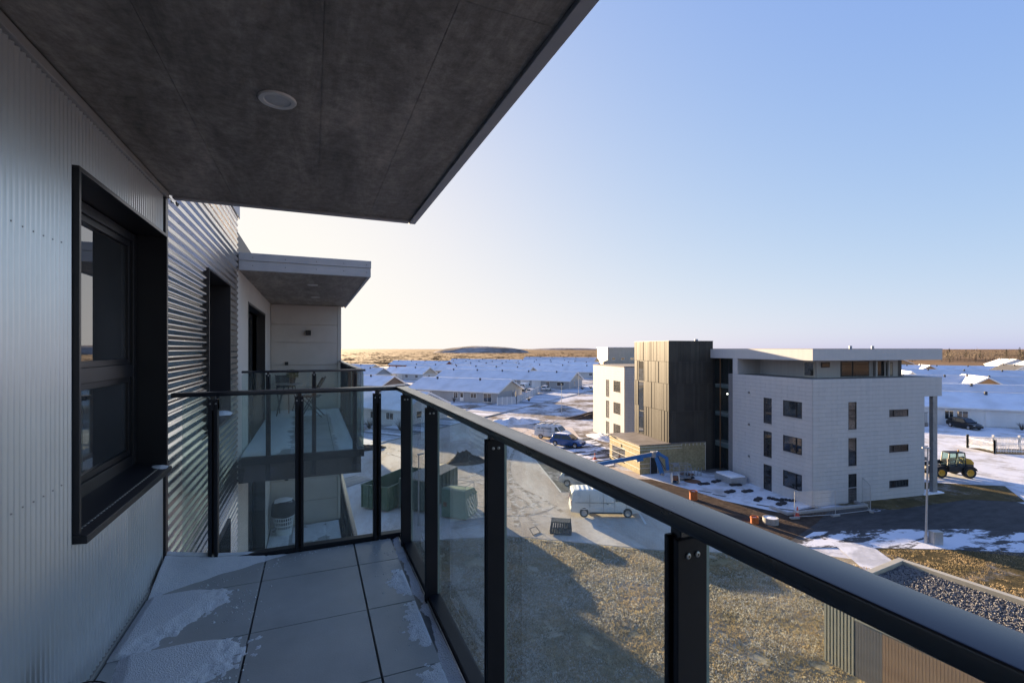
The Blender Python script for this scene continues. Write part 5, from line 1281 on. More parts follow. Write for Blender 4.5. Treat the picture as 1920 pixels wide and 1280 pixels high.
# ------------------------------------------------------------------ telehandler behind the white building
mat('machine_yellow', (0.62, 0.33, 0.02), 0.45, col2=(0.50, 0.26, 0.02), nscale=4)
mat('machine_black', (0.016, 0.016, 0.018), 0.5, col2=(0.03, 0.03, 0.03), nscale=4)
glass_mat('cab_glass', (0.62, 0.78, 0.72), 1.5, 0.05)
tl = thing('telehandler', 'black and yellow telehandler with yellow wheels on the snow behind the white building', 'telehandler', (57.6, 26.7, 0.02), R(152))
for x, r in ((1.28, 0.52), (-1.28, 0.56)):
    for s in (-1, 1): wheel(tl, x, s * 0.88, r, 0.42, 'machine_yellow', 0.60)
ch = MB().loft([(-1.9, 0.62, 0.55), (-2.05, 0.9, 0.55), (-1.95, 1.25, 0.60), (-0.6, 1.30, 0.62), (0.8, 1.05, 0.55), (1.9, 0.95, 0.45), (2.05, 0.7, 0.40), (1.9, 0.45, 0.40), (-1.6, 0.42, 0.5)])
ch.build('chassis', 'machine_black', tl, 50, bevel=0.05)
for x, r in ((1.28, 0.60), (-1.28, 0.66)):
    for s in (-1, 1):
        b = MB(); pv = None
        for i in range(9):
            a = R(20 + i * 17.5); p = (x + r * 1.0 * math.cos(a), s * 0.88, 0.53 + r * math.sin(a))
            if pv: b.beam(pv, p, 0.46, 0.04, up=(math.cos(a), 0, math.sin(a)))
            pv = p
        b.build('mudguard', 'machine_black', tl, 60)
# engine cover on the side towards us and behind the cab
MB().loft([(-2.05, 0.95, 0.50), (-2.1, 1.45, 0.48), (-1.85, 1.75, 0.42), (-1.15, 1.80, 0.42), (-1.1, 0.98, 0.5)]).build('engine_cover', 'machine_yellow', tl, 50, bevel=0.06)
# cab on the left side (local +y is towards the camera)
CX0, CX1, CYa, CYb = -1.05, 0.62, 0.02, 0.86
cabp = MB()
pil = [((CX0, 1.1), (CX0 + 0.12, 2.42)), ((-0.25, 1.0), (-0.20, 2.44)), ((CX1, 1.05), (CX1 - 0.18, 2.38))]
for (p, q) in pil:
    for y in (CYa, CYb): cabp.beam((p[0], y, p[1]), (q[0], y, q[1]), 0.07, 0.07, up=(0, 1, 0))
cabp.build('cab_pillar', 'machine_black', tl)
MB().loft([(CX0 + 0.06, 2.40, 0.46), (CX0 + 0.12, 2.50, 0.40), (CX1 - 0.24, 2.47, 0.40), (CX1 - 0.10, 2.36, 0.46)]).build('cab_roof', 'machine_black', tl, 50, bevel=0.03).location = (0, 0.44, 0)
for (a, c, d, e) in (((CX0 + 0.05, 1.15), (-0.30, 1.15), (-0.26, 2.38), (CX0 + 0.16, 2.38)), ((-0.18, 1.15), (CX1 - 0.06, 1.15), (CX1 - 0.22, 2.34), (-0.15, 2.38))):
    for y in (CYa, CYb):
        MB().add([(a[0], y, a[1]), (c[0], y, c[1]), (d[0], y, d[1]), (e[0], y, e[1])], [(0, 1, 2, 3)]).build('cab_window', 'cab_glass', tl)
MB().add([(CX1 + 0.01, CYa, 1.12), (CX1 + 0.01, CYb, 1.12), (CX1 - 0.17, CYb, 2.34), (CX1 - 0.17, CYa, 2.34)], [(0, 1, 2, 3)]).build('windscreen', 'cab_glass', tl)
MB().box(-0.55, -0.1, 0.25, 0.7, 1.05, 1.25).box(-0.62, -0.5, 0.25, 0.7, 1.25, 1.85).build('seat', 'machine_black', tl, bevel=0.04)
MB().box(-0.95, 0.5, 0.60, 0.93, 0.62, 1.12).build('step_panel', 'machine_black', tl, bevel=0.03)
b = MB().beam((-1.7, -0.18, 1.75), (2.5, -0.18, 1.05), 0.28, 0.30); b.build('boom', 'machine_black', tl, bevel=0.03)
MB().beam((2.35, -0.18, 1.1), (2.75, -0.18, 0.45), 0.26, 0.28).build('boom_head', 'machine_yellow', tl, bevel=0.02)
MB().box(2.62, 2.80, -0.75, 0.55, 0.30, 1.05).build('fork_carriage', 'machine_yellow', tl, bevel=0.02)
for y in (-0.6, 0.25): MB().box(2.8, 3.9, y, y + 0.12, 0.28, 0.34).build('fork', 'machine_black', tl)
MB().tube((CX0 + 0.35, 0.44, 2.5), (CX0 + 0.35, 0.44, 2.64), 0.06, n=12).build('beacon', 'machine_yellow', tl, 40)
for s in (-1, 1): MB().box(1.9, 2.02, s * 0.55 - 0.1, s * 0.55 + 0.1, 1.0, 1.14).build('headlight', 'lamp_clear', tl, bevel=0.01)
MB().box(0.72, 0.78, 0.98, 1.16, 1.6, 1.9).build('mirror', 'machine_black', tl, bevel=0.02)

# ------------------------------------------------------------------ blue boom lift in front of the annex
mat('lift_blue', (0.015, 0.11, 0.32), 0.4, col2=(0.02, 0.14, 0.36), nscale=5)
mat('lift_grey', (0.35, 0.36, 0.37), 0.5, 0.3, col2=(0.25, 0.26, 0.27), nscale=8)
bl = thing('boom_lift', 'blue boom lift with folded jib and wire basket in front of the annex', 'boom lift', (0, 0, 0))
A0 = Vector((25.0, 39.4, 1.15)); A1 = Vector((29.9, 36.8, 2.40))
MB().box(-1.5, 1.5, -1.0, 1.0, 0.45, 1.0).build('chassis', 'lift_grey', bl, bevel=0.05, loc=(24.2, 39.2, 0))
for x in (-1.1, 1.1):
    for s in (-1, 1): w_ = wheel(bl, 24.2 + x, 39.2 + s * 0.95, 0.45, 0.35, 'lift_grey')
MB().box(-1.0, 0.8, -0.7, 0.7, 1.0, 1.5).build('turntable', 'lift_blue', bl, bevel=0.08, loc=(23.8, 39.4, 0))
MB().beam((23.6, 40.1, 0.85 + 0.1), A1, 0.24, 0.34).build('main_boom', 'lift_blue', bl, bevel=0.02)
d = (A1 - A0).normalized()
MB().beam(A0 + Vector((0.9, -.5, .42)), A1 + Vector((0.0, 0.0, 0.21)), 0.12, 0.07).build('hose_track', 'lift_grey', bl)
MB().beam(A1 - d * 1.5 + Vector((0, -0.1, -0.28)), A1 - d * 0.9 + Vector((0, -0.1, -0.24)), 0.2, 0.24).build('boom_bracket', 'lift_blue', bl, bevel=0.02)
hd = A1 + d * 0.2
MB().box(-0.26, 0.26, -0.22, 0.22, -0.30, 0.26).build('boom_head', 'lift_grey', bl, bevel=0.03, loc=tuple(hd))
J1 = Vector((30.6, 36.2, 0.62)); J2 = Vector((31.05, 36.1, 2.1))
MB().beam(hd + Vector((0.1, -0.1, 0.1)), J1, 0.24, 0.42).build('jib', 'lift_blue', bl, bevel=0.02)
MB().beam(hd + Vector((0.2, -0.1, 0.2)), J2, 0.16, 0.28).build('upper_jib', 'lift_blue', bl, bevel=0.02)
MB().beam(J2 + Vector((0, 0, 0.1)), Vector((31.15, 36.05, 0.95)), 0.16, 0.30).build('jib_link', 'lift_blue', bl, bevel=0.02)
MB().beam(J1 + Vector((0.05, 0, 0.15)), Vector((31.3, 35.95, 0.9)), 0.16, 0.2).build('jib_end', 'lift_grey', bl, bevel=0.02)
MB().beam(hd + Vector((0.35, -0.2, -0.2)), Vector((30.95, 36.1, 0.9)), 0.14, 0.16).build('cylinder', 'lift_grey', bl)
MB().beam(hd + Vector((0.15, -0.3, -0.1)), Vector((30.8, 35.9, 1.0)), 0.06, 0.06).build('hose', 'machine_black', bl)
MB().tube(J1 + Vector((0, -0.16, 0)), J1 + Vector((0, 0.16, 0)), 0.16, n=14).build('pivot', 'lift_grey', bl, 40)
MB().box(-0.14, 0.14, -0.14, 0.14, 0, 0.3).build('bucket_box', 'lift_blue', bl, loc=(31.2, 35.2, 0.06))
bk = MB(); bx0, by0 = 31.4, 35.5
for z in (0.35, 0.75, 1.15, 1.55):
    for (p, q) in (((0, 0), (1.5, -0.6)), ((1.5, -0.6), (1.8, 0.2)), ((1.8, 0.2), (0.3, 0.8)), ((0.3, 0.8), (0, 0))):
        bk.tube((bx0 + p[0], by0 + p[1], z), (bx0 + q[0], by0 + q[1], z), 0.026, n=6)
for (px_, py_) in ((0, 0), (0.5, -.2), (1.0, -.4), (1.5, -0.6), (1.8, 0.2), (1.05, 0.5), (0.3, 0.8)):
    bk.tube((bx0 + px_, by0 + py_, 0.32), (bx0 + px_, by0 + py_, 1.56), 0.026, n=6)
bk.build('basket', 'lift_grey', bl, 60)
MB().poly([(bx0, by0), (bx0 + 1.5, by0 - 0.6), (bx0 + 1.8, by0 + 0.2), (bx0 + 0.3, by0 + 0.8)], 0.28, 0.32).build('basket_floor', 'lift_grey', bl)
MB().box(-0.25, 0.25, -0.1, 0.1, 0, 0.3).build('control_box', 'lift_grey', bl, loc=(bx0 + 0.4, by0 + 0.2, 1.35))
# loose metal stand with upright prongs right of the basket
t = thing('barrier_rack', 'row of grey upright prongs standing right of the boom lift basket', 'rack', (34.2, 36.2, 0.03), R(-12))
MB().box(-0.9, 1.1, -0.04, 0.04, 0.0, 0.06).build('base_rail', 'lift_grey', t)
for k in range(6): MB().beam((-0.8 + k * 0.36, 0, 0.05), (-0.62 + k * 0.36, 0.1, 0.8), 0.05, 0.05).build('prong', 'lift_grey', t)

# ------------------------------------------------------------------ waste containers on the yard
mat('skip_green', (0.04, 0.09, 0.042), 0.6, col2=(0.085, 0.115, 0.07), nscale=2.5, lo=0.3, hi=0.75, bump=0.1)
mat('skip_grey', (0.055, 0.085, 0.06), 0.6, col2=(0.10, 0.125, 0.095), nscale=2.5, lo=0.3, hi=0.75)
mat('press_green', (0.09, 0.16, 0.115), 0.55, col2=(0.13, 0.21, 0.15), nscale=2)
mat('tarp_tan', (0.46, 0.42, 0.35), 0.8, col2=(0.36, 0.33, 0.28), nscale=3)
mat('stripe_light', (0.62, 0.60, 0.48), 0.6, col2=(0.55, 0.53, 0.44), nscale=4)
mat('rust', (0.16, 0.075, 0.04), 0.8, col2=(0.22, 0.11, 0.06), nscale=8)
# local axes: x along the long side (to the back right), y to the left
def frame_posts(t, L, Wd, H_, m):
    pm = MB()
    n = int(L / 0.6)
    for k in range(n + 1):
        x = 0.05 + (L - 0.1) * k / n
        MB().box(x - 0.045, x + 0.045, -0.07, -0.001, 0.18, H_ - 0.02).build('stiffener', m, t)
    for k in range(5):
        y = 0.05 + (Wd - 0.1) * k / 4
        MB().box(-0.07, -0.001, y - 0.045, y + 0.045, 0.18, H_ - 0.02).build('stiffener', m, t)
t = thing('skip_container', 'open green waste container, leftmost of the three on the yard', 'container', (5.3, 37.1, 0), R(45))
L_, W_, H_ = 6.0, 2.5, 1.85
MB().box(0, L_, 0, 0.06, 0.15, H_).build('side', 'skip_green', t); MB().box(0, L_, W_ - 0.06, W_, 0.15, H_).build('side', 'skip_green', t)
MB().box(0.001, 0.06, 0.061, W_ - 0.061, 0.15, H_).build('end', 'skip_green', t); MB().box(L_ - 0.06, L_ - 0.001, 0.061, W_ - 0.061, 0.15, H_).build('end', 'skip_green', t)
MB().box(0.061, L_ - 0.061, 0.061, W_ - 0.061, 0.15, 0.24).build('floor', 'rust', t)
rm = MB(); rm.box(-0.06, L_ + 0.06, -0.06, 0.07, H_, H_ + 0.09); rm.box(-0.06, L_ + 0.06, W_ - 0.07, W_ + 0.06, H_, H_ + 0.09); rm.box(-0.06, 0.07, 0.071, W_ - 0.071, H_, H_ + 0.09); rm.box(L_ - 0.07, L_ + 0.06, 0.071, W_ - 0.071, H_, H_ + 0.09)
rm.build('rim', 'skip_green', t, bevel=0.012)
MB().box(0, L_, -0.05, -0.002, 0.95, 1.02).build('rail', 'skip_green', t)
frame_posts(t, L_, W_, H_, 'skip_green')
for k in range(9):
    MB().beam((0.6 + random.random() * 4.6, 0.4 + random.random() * 1.6, 0.4), (0.9 + random.random() * 4.4, 0.4 + random.random() * 1.7, 0.9 + 0.3 * random.random()), 0.12, 0.04).build('scrap_board', 'tarp_tan', t)
for x in (0.8, L_ - 0.8): MB().box(x, x + 0.2, 0.2, W_ - 0.2, 0.0, 0.15).build('skid', 'rust', t)
MB().box(-0.075, -0.071, 1.0, 1.22, 1.45, 1.58).build('plate', 'paint_white', t)
t = thing('closed_container', 'tall grey-green container with a tan top, middle of the three', 'container', (7.9, 35.8, 0), R(45))
L_, W_, H_ = 4.9, 2.4, 2.45
MB().box(0, L_, 0, W_, 0.15, H_).build('box', 'skip_grey', t, bevel=0.03)
tp = MB().add([(-0.03, -0.03, H_), (L_ + 0.03, -0.03, H_), (L_ + 0.03, W_ + 0.03, H_), (-0.03, W_ + 0.03, H_), (-0.03, W_ / 2, H_ + 0.16), (L_ + 0.03, W_ / 2, H_ + 0.16)], [(0, 1, 5, 4), (2, 3, 4, 5), (0, 4, 3), (1, 2, 5), (3, 2, 1, 0)])
tp.build('cover', 'tarp_tan', t)
frame_posts(t, L_, W_, H_, 'skip_grey')
for x in (0.6, L_ - 0.8): MB().box(x, x + 0.2, 0.2, W_ - 0.2, 0.0, 0.15).build('skid', 'rust', t)
t = thing('waste_compactor', 'pale green waste compactor with diagonal stripes on one side, rightmost container', 'container', (10.2, 33.1, 0), R(45))
L_, W_, H_ = 1.9, 2.0, 2.2
pr = [(0, 0.12), (L_, 0.12), (L_ + 0.12, 0.7), (L_, 1.6), (L_ - 0.45, H_ - 0.12), (0.25, H_), (0, H_ - 0.05)]
n = len(pr)
MB().add([(x, 0, z) for x, z in pr] + [(x, W_, z) for x, z in pr], [tuple(range(n)), tuple(range(2 * n - 1, n - 1, -1))] + [(i, n + i, n + (i + 1) % n, (i + 1) % n) for i in range(n)]).build('hopper', 'press_green', t, bevel=0.02)
for k in range(7):
    x0 = -0.5 + k * 0.36; pts = [(x0, 1.55), (x0 + 0.17, 1.55), (x0 + 1.2, 0.25), (x0 + 1.03, 0.25)]
    pts = [(min(max(x, 0.06), L_ - 0.02), z) for x, z in pts]
    MB().add([(x, -0.012, z) for x, z in pts] + [(x, -0.001, z) for x, z in pts], [(0, 1, 2, 3), (7, 6, 5, 4), (0, 4, 5, 1), (1, 5, 6, 2), (2, 6, 7, 3), (3, 7, 4, 0)]).build('stripe', 'stripe_light', t)
MB().box(0.02, L_ - 0.02, -0.03, -0.001, 1.62, 1.68).build('ledge', 'press_green', t)
hr = MB()
for (a, c) in (((0.1, 0.05), (1.5, 0.05)), ((1.5, 0.05), (1.5, 1.9)), ((0.1, 0.05), (0.1, 1.9))):
    hr.tube((a[0], a[1], H_ + 0.28), (c[0], c[1], H_ + 0.28), 0.018, n=6)
for p in ((0.1, 0.05), (0.8, 0.05), (1.5, 0.05), (1.5, 1.9), (0.1, 1.9)): hr.tube((p[0], p[1], 1.6), (p[0], p[1], H_ + 0.28), 0.018, n=6)
hr.build('handrail', 'lift_grey', t, 60)
MB().box(-0.06, -0.001, 1.55, 1.8, 0.9, 1.2).build('valve_box', 'rust', t)
for x in (0.2, 1.4): MB().box(x, x + 0.2, 0.15, W_ - 0.15, 0.0, 0.12).build('skid', 'rust', t)
# sheet-metal pile left of the skip, and pallets
mat('sheet_metal', (0.42, 0.42, 0.42), 0.4, 0.5, col2=(0.34, 0.34, 0.34), nscale=5)
t = thing('sheet_pile', 'pile of long metal profiles lying left of the open container', 'pile', (2.3, 46.5, 0), R(38))
for k in range(9): MB().box(-2.6 + 0.2 * random.random(), 2.6, -1.2 + k * 0.24, -1.02 + k * 0.24, 0.04 + 0.05 * (k % 3), 0.12 + 0.05 * (k % 3)).build('profile', 'sheet_metal', t)

# dark steel grate block and bits of rubbish on the edge of the lawn
t = thing('grate_crate', 'dark slatted crate lying tilted at the edge of the lawn', 'crate', (15.6, 28.6, 0.06), R(-32))
MB().box(-0.72, 0.72, -0.52, 0.52, 0.0, 0.08).build('base', 'plastic_dark', t)
for k in range(9): MB().beam((-0.66 + k * 0.165, -0.52, 0.06), (-0.56 + k * 0.145, -0.36, 0.74), 0.09, 0.06, up=(0, -1, 0)).build('slat', 'plastic_dark', t)
for k in range(9): MB().beam((-0.66 + k * 0.165, 0.52, 0.06), (-0.56 + k * 0.145, 0.36, 0.74), 0.09, 0.06, up=(0, -1, 0)).build('slat', 'plastic_dark', t)
for s in (-1, 1): MB().beam((s * 0.70, -0.5, 0.1), (s * 0.62, 0.4, 0.72), 0.06, 0.3).build('end', 'plastic_dark', t)
MB().box(-0.62, 0.62, -0.40, 0.40, 0.74, 0.79).build('top_panel', 'plastic_dark', t)
t = thing('wire_frame', 'small bent wire frame on the sand left of the dark crate', 'frame', (13.9, 29.2, 0.03), R(20))
for (p, q) in (((-0.35, -0.2, 0), (0.35, -0.2, 0)), ((0.35, -0.2, 0), (0.3, 0.2, 0.3)), ((0.3, 0.2, 0.3), (-0.3, 0.2, 0.3)), ((-0.3, 0.2, 0.3), (-0.35, -0.2, 0))): MB().tube(p, q, 0.022, n=6).build('bar', 'plastic_dark', t)

# ------------------------------------------------------------------ lamp posts, cabinet, fences, cones, pavers
mat('galvanised', (0.40, 0.41, 0.42), 0.45, 0.5, col2=(0.48, 0.49, 0.50), nscale=6)
def lamp_post(label, x, y, h, arm=0.5, rz=0.0, r=0.055, lean=0.0):
    t = thing('lamp_post', label, 'lamp post', (x, y, 0), rz)
    MB().tube((0, 0, 0), (lean, 0, h), r * 1.25, r * 0.7, n=12).build('pole', 'galvanised', t, 60)
    MB().tube((0, 0, 0), (0, 0, 0.5), r * 1.7, r * 1.6, n=12).build('base_sleeve', 'galvanised', t, 60)
    MB().box(lean - 0.1, lean + arm, -0.09, 0.09, h - 0.02, h + 0.07).build('lamp_head', 'galvanised', t, bevel=0.03)
    return t
lamp_post('grey lamp post beside the small cabinet in front of the white building', 36.38, 17.97, 6.1, 0.35, R(150), 0.06, -0.12)
lamp_post('lamp post standing right in front of the three containers', 6.92, 33.61, 5.0, 0.45, R(30), 0.05)
lamp_post('lamp post on the street bend beyond the lettered van', 44.3, 81.0, 5.6, 0.4, R(60), 0.05)
lamp_post('lamp post on the far side of the street left of the white wing', 76, 118, 6.0, 0.4, R(60), 0.05)
lamp_post('lamp post by the driveway of the very long house', 66.5, 112, 6.0, 0.4, R(230), 0.05)
t = thing('electric_cabinet', 'small grey electric cabinet at the foot of the lamp post', 'cabinet', (36.75, 17.62, 0), R(-20))
MB().box(-0.32, 0.32, -0.2, 0.2, 0.0, 0.82).build('case', 'galvanised', t, bevel=0.02); MB().box(-0.35, 0.35, -0.23, 0.23, 0.82, 0.86).build('lid', 'galvanised', t, bevel=0.01)
MB().box(-0.29, -0.01, -0.215, -0.201, 0.1, 0.78).build('door', 'galvanised', t); MB().box(0.01, 0.29, -0.215, -0.201, 0.1, 0.78).build('door', 'galvanised', t)
def mesh_panel(label, p, q, h=2.0, group='temporary site fence panels'):
    P0 = Vector((*p, 0)); Q0 = Vector((*q, 0)); L = (Q0 - P0).length
    t = thing('site_fence_panel', label, 'fence', (*p, 0.03), rz_from(p, q), group)
    fr = MB()
    for x in (0.0, L): fr.tube((x, 0, 0.05), (x, 0, h), 0.024, n=8)
    for z in (0.15, h): fr.tube((0, 0, z), (L, 0, z), 0.020, n=8)
    fr.build('frame', 'galvanised', t, 60)
    ms = MB(); n = int(L / 0.12)
    for k in range(1, n): ms.box(L * k / n - 0.002, L * k / n + 0.002, -0.002, 0.002, 0.15, h)
    for k in range(1, 9): ms.box(0, L, -0.0045, -0.0005, 0.15 + k * 0.205, 0.154 + k * 0.205)
    o = ms.build('wire_mesh', 'galvanised', t); o['kind'] = 'stuff'
    for x in (0.0,): MB().box(x - 0.35, x + 0.35, -0.12, 0.12, 0, 0.14).build('foot', 'concrete_light', t, bevel=0.03)
    return t
mesh_panel('left site fence panel at the near corner of the white building', (32.6, 24.2), (35.9, 23.4))
mesh_panel('middle site fence panel in front of the tall narrow window', (35.9, 23.4), (39.35, 23.0))
mesh_panel('angled site fence panel seen edge-on against the white wall', (39.35, 23.0), (41.1, 24.6))
t = thing('kerb_edge', 'concrete light-well edge along the foot of the white building', 'kerb', WO, WA)
for (a, c, e, f_) in ((-3.6, 4.2, -1.15, -0.9), (-0.2, 0.0, -0.89, -0.1), (4.0, 4.2, -0.89, -0.1), (-3.6, -3.35, -0.89, 0.6)): MB().box(a, c, e, f_, 0.03, 0.22).build('kerb_stone', 'kerb', t, bevel=0.015)
mat('cone_red', (0.55, 0.06, 0.03), 0.5, col2=(0.6, 0.08, 0.04), nscale=10)
def cone(label, x, y):
    t = thing('traffic_cone', label, 'traffic cone', (x, y, 0.03))
    MB().box(-0.19, 0.19, -0.19, 0.19, 0, 0.04).build('base', 'cone_red', t, bevel=0.01)
    MB().lathe([(0.14, 0.04), (0.10, 0.28)], n=16).build('cone', 'cone_red', t, 40); MB().lathe([(0.10, 0.281), (0.07, 0.46)], n=16).build('band', 'paint_white', t, 40); MB().lathe([(0.07, 0.461), (0.028, 0.72)], n=16).build('tip', 'cone_red', t, 40)
cone('red and white traffic cone by the fence corner of the white building', 33.3, 24.5)
cone('red and white traffic cone at the far corner of the annex', 29.4, 46.0)
mat('pipe_orange', (0.42, 0.12, 0.03), 0.55, col2=(0.36, 0.10, 0.03), nscale=6)
def pipe(label, x, y, r, h, m='pipe_orange'):
    t = thing('pipe_ring', label, 'pipe', (x, y, 0.02))
    MB().lathe([(r, 0), (r, h), (r - 0.05, h), (r - 0.05, 0.02)], n=26, cap=False).build('pipe', m, t, 40)
    MB().lathe([(r + 0.03, h - 0.12), (r + 0.035, h - 0.06), (r + 0.001, h - 0.05)], n=26, cap=False).build('collar', m, t, 40)
    sm_ = MB().lathe([(r - 0.06, h - 0.10), (0.0001, h - 0.06)], n=20, cap=False).build('snow', 'snow', t, 60)
pipe('orange drain pipe standing upright in the dark soil', 29.12, 30.6, 0.31, 0.72)
pipe('smaller orange drain pipe beside the concrete ring near our handrail', 29.2, 24.75, 0.27, 0.48)
t = thing('concrete_ring', 'round concrete well ring beside the smaller orange pipe', 'well ring', (30.25, 24.3, 0.02))
MB().lathe([(0.52, 0), (0.52, 0.42), (0.44, 0.42), (0.44, 0.02)], n=28, cap=False).build('ring', 'concrete_light', t, 40); MB().lathe([(0.46, 0.38), (0.0001, 0.40)], n=24, cap=False).build('snow', 'snow', t, 60)
t = thing('cable_drum', 'pale wooden cable drum between the soil bed and the boom lift', 'cable drum', (31.0, 34.9, 0.02), R(60))
for y in (-0.3, 0.3): MB().lathe([(0.0001, y - 0.03), (0.48, y - 0.03), (0.48, y + 0.03), (0.0001, y + 0.03)], (0, 0, 0.48), n=26, axis='y', cap=False).build('flange', 'batten', t, 40)
MB().lathe([(0.24, -0.27), (0.24, 0.27)], (0, 0, 0.48), n=20, axis='y').build('core', 'rust', t, 40)
# roof-light hatch by the wall
t = thing('light_hatch', 'low grey skylight hatch with a snowy lid against the white wall', 'hatch', (36.25, 33.5, 0.02), WA)
MB().box(-0.75, 0.95, -1.15, 1.15, 0, 0.55).build('curb', 'galvanised', t, bevel=0.02)
MB().box(-0.68, 0.88, -1.08, 1.08, 0.551, 0.72).build('lid', 'snow', t, 40, bevel=0.07)
# bundles of black pavers lying in the snow
mat('paver_black', (0.02, 0.02, 0.023), 0.7, col2=(0.04, 0.04, 0.045), nscale=12)
pm = MB()
pst = [(31.6, 38.9, 5), (33.4, 35.7, -8), (33.9, 36.6, 50), (33.2, 33.6, -12), (34.9, 33.8, 10), (33.5, 30.9, 4), (35.0, 30.4, -2), (33.9, 28.4, 20), (35.2, 27.9, -70), (34.7, 26.9, 8), (36.0, 27.3, -46), (35.6, 32.2, -20)]
PLAB = ['black block row farthest left on the forecourt near the boom lift basket', 'black block row just right of the cable drum', 'slanting black block row beside the round cover nearest the stair hall',
        'black block row below the round brown cover', 'black block row in front of the skylight hatch', 'left one of two black block rows level with the ground floor door', 'right one of two black block rows level with the ground floor door',
        'black block row at the narrow end of the forecourt, left of the others', 'black block row set crosswise near the fence', 'black block row touching the crosswise one', 'steeply slanting black block row closest to the building corner', 'black block row right against the white wall']
proto = None
for i, (x, y, a) in enumerate(pst):
    if proto is None:
        proto = thing('paver_bundle', PLAB[0], 'paver bundle', (x, y, 0.03), R(a), 'bundles of black blocks on the snow')
        bmh = MB().box(-0.115, 0.115, -0.2, 0.2, 0, 0.14).mesh('block', 0.012)
        for k in range(4): link('block', bmh, 'paver_black', proto, loc=(-0.42 + k * 0.28, 0.03 * ((k % 2) * 2 - 1), 0))
    else:
        c = copy_tree(proto); c.location = (x, y, 0.03); c.rotation_euler = (0, 0, R(a)); c['label'] = PLAB[i]
def disc(label, x, y, r):
    t = tag(MB().lathe([(0.0001, 0.05), (r * 0.6, 0.06), (r, 0.02), (r, 0.0)], n=24, cap=False).build('manhole_cover', 'rust', None, 60), label, 'cover'); t.location = (x, y, 0.03)
disc('round brown cover in the snow nearest the stair hall', 34.3, 36.9, 0.75)
disc('round brown cover in the snow beside the soil bed', 33.0, 34.8, 0.75)
for k, (x, y, a) in enumerate(((31.6, 31.9, -60), (31.9, 30.6, -62), (33.1, 27.2, -58), (33.9, 25.9, -50))):
    sheet('snow_print', [(x + math.cos(R(a)) * u * 0.55 - math.sin(R(a)) * v * 0.14, y + math.sin(R(a)) * u * 0.55 + math.cos(R(a)) * v * 0.14) for u, v in ((-1, -1), (1, -1), (1.1, 1), (-0.9, 1))], 0.031, 'parking')
# grey board fence beside the long grey house
t = thing('board_fence', 'grey board fence with white posts beside the long grey house', 'fence', (0, 0, 0))
mat('fence_grey', (0.40, 0.41, 0.44), 0.7, col2=(0.46, 0.47, 0.50), nscale=2)
def fence_run(t, p, q, n, h=1.75):
    P0 = Vector((*p, 0)); Q0 = Vector((*q, 0))
    for k in range(n + 1):
        c = P0.lerp(Q0, k / n); MB().box(-0.06, 0.06, -0.06, 0.06, 0, h + 0.06).build('post', 'trim_white', t, loc=tuple(c))
        if k < n:
            d_ = P0.lerp(Q0, (k + 1) / n); MB().beam(c + Vector((0, 0, h / 2 + 0.05)), d_ + Vector((0, 0, h / 2 + 0.05)), 0.05, h - 0.1).build('board', 'fence_grey', t)
fence_run(t, (37.6, 98.2), (42.4, 98.6), 4); fence_run(t, (42.4, 98.6), (59.0, 121.2), 12)
# white picket fence on the right
t = thing('picket_fence', 'white picket fence with thick posts at the right edge', 'fence', (0, 0, 0))
def pickets(t, p, q, n, h=1.45):
    P0 = Vector((*p, 0)); Q0 = Vector((*q, 0)); L = (Q0 - P0).length
    for k in range(n + 1): MB().box(-0.11, 0.11, -0.11, 0.11, 0, h + 0.25).build('post', 'trim_white', t, loc=tuple(P0.lerp(Q0, k / n)), bevel=0.02)
    b = MB(); m_ = int(L / 0.16)
    for k in range(m_): c = P0.lerp(Q0, (k + 0.5) / m_); b.box(c.x - 0.03, c.x + 0.03, c.y - 0.015, c.y + 0.015, 0.25, h)
    o = b.build('pickets', 'trim_white', t); o['kind'] = 'stuff'
    for z in (0.45, h - 0.15): MB().beam(P0 + Vector((0, 0, z)), Q0 + Vector((0, 0, z)), 0.04, 0.08).build('rail', 'trim_white', t)
pickets(t, (76.2, 33.2), (74.7, 30.0), 1); pickets(t, (74.7, 30.0), (83, 24.5), 3); pickets(t, (76.2, 33.2), (86.5, 27.5), 4)
sheet('fenced_lawn', [(76.2, 33.1), (74.8, 30.1), (83, 24.6), (86.4, 27.4)], 0.03, 'dry_grass')

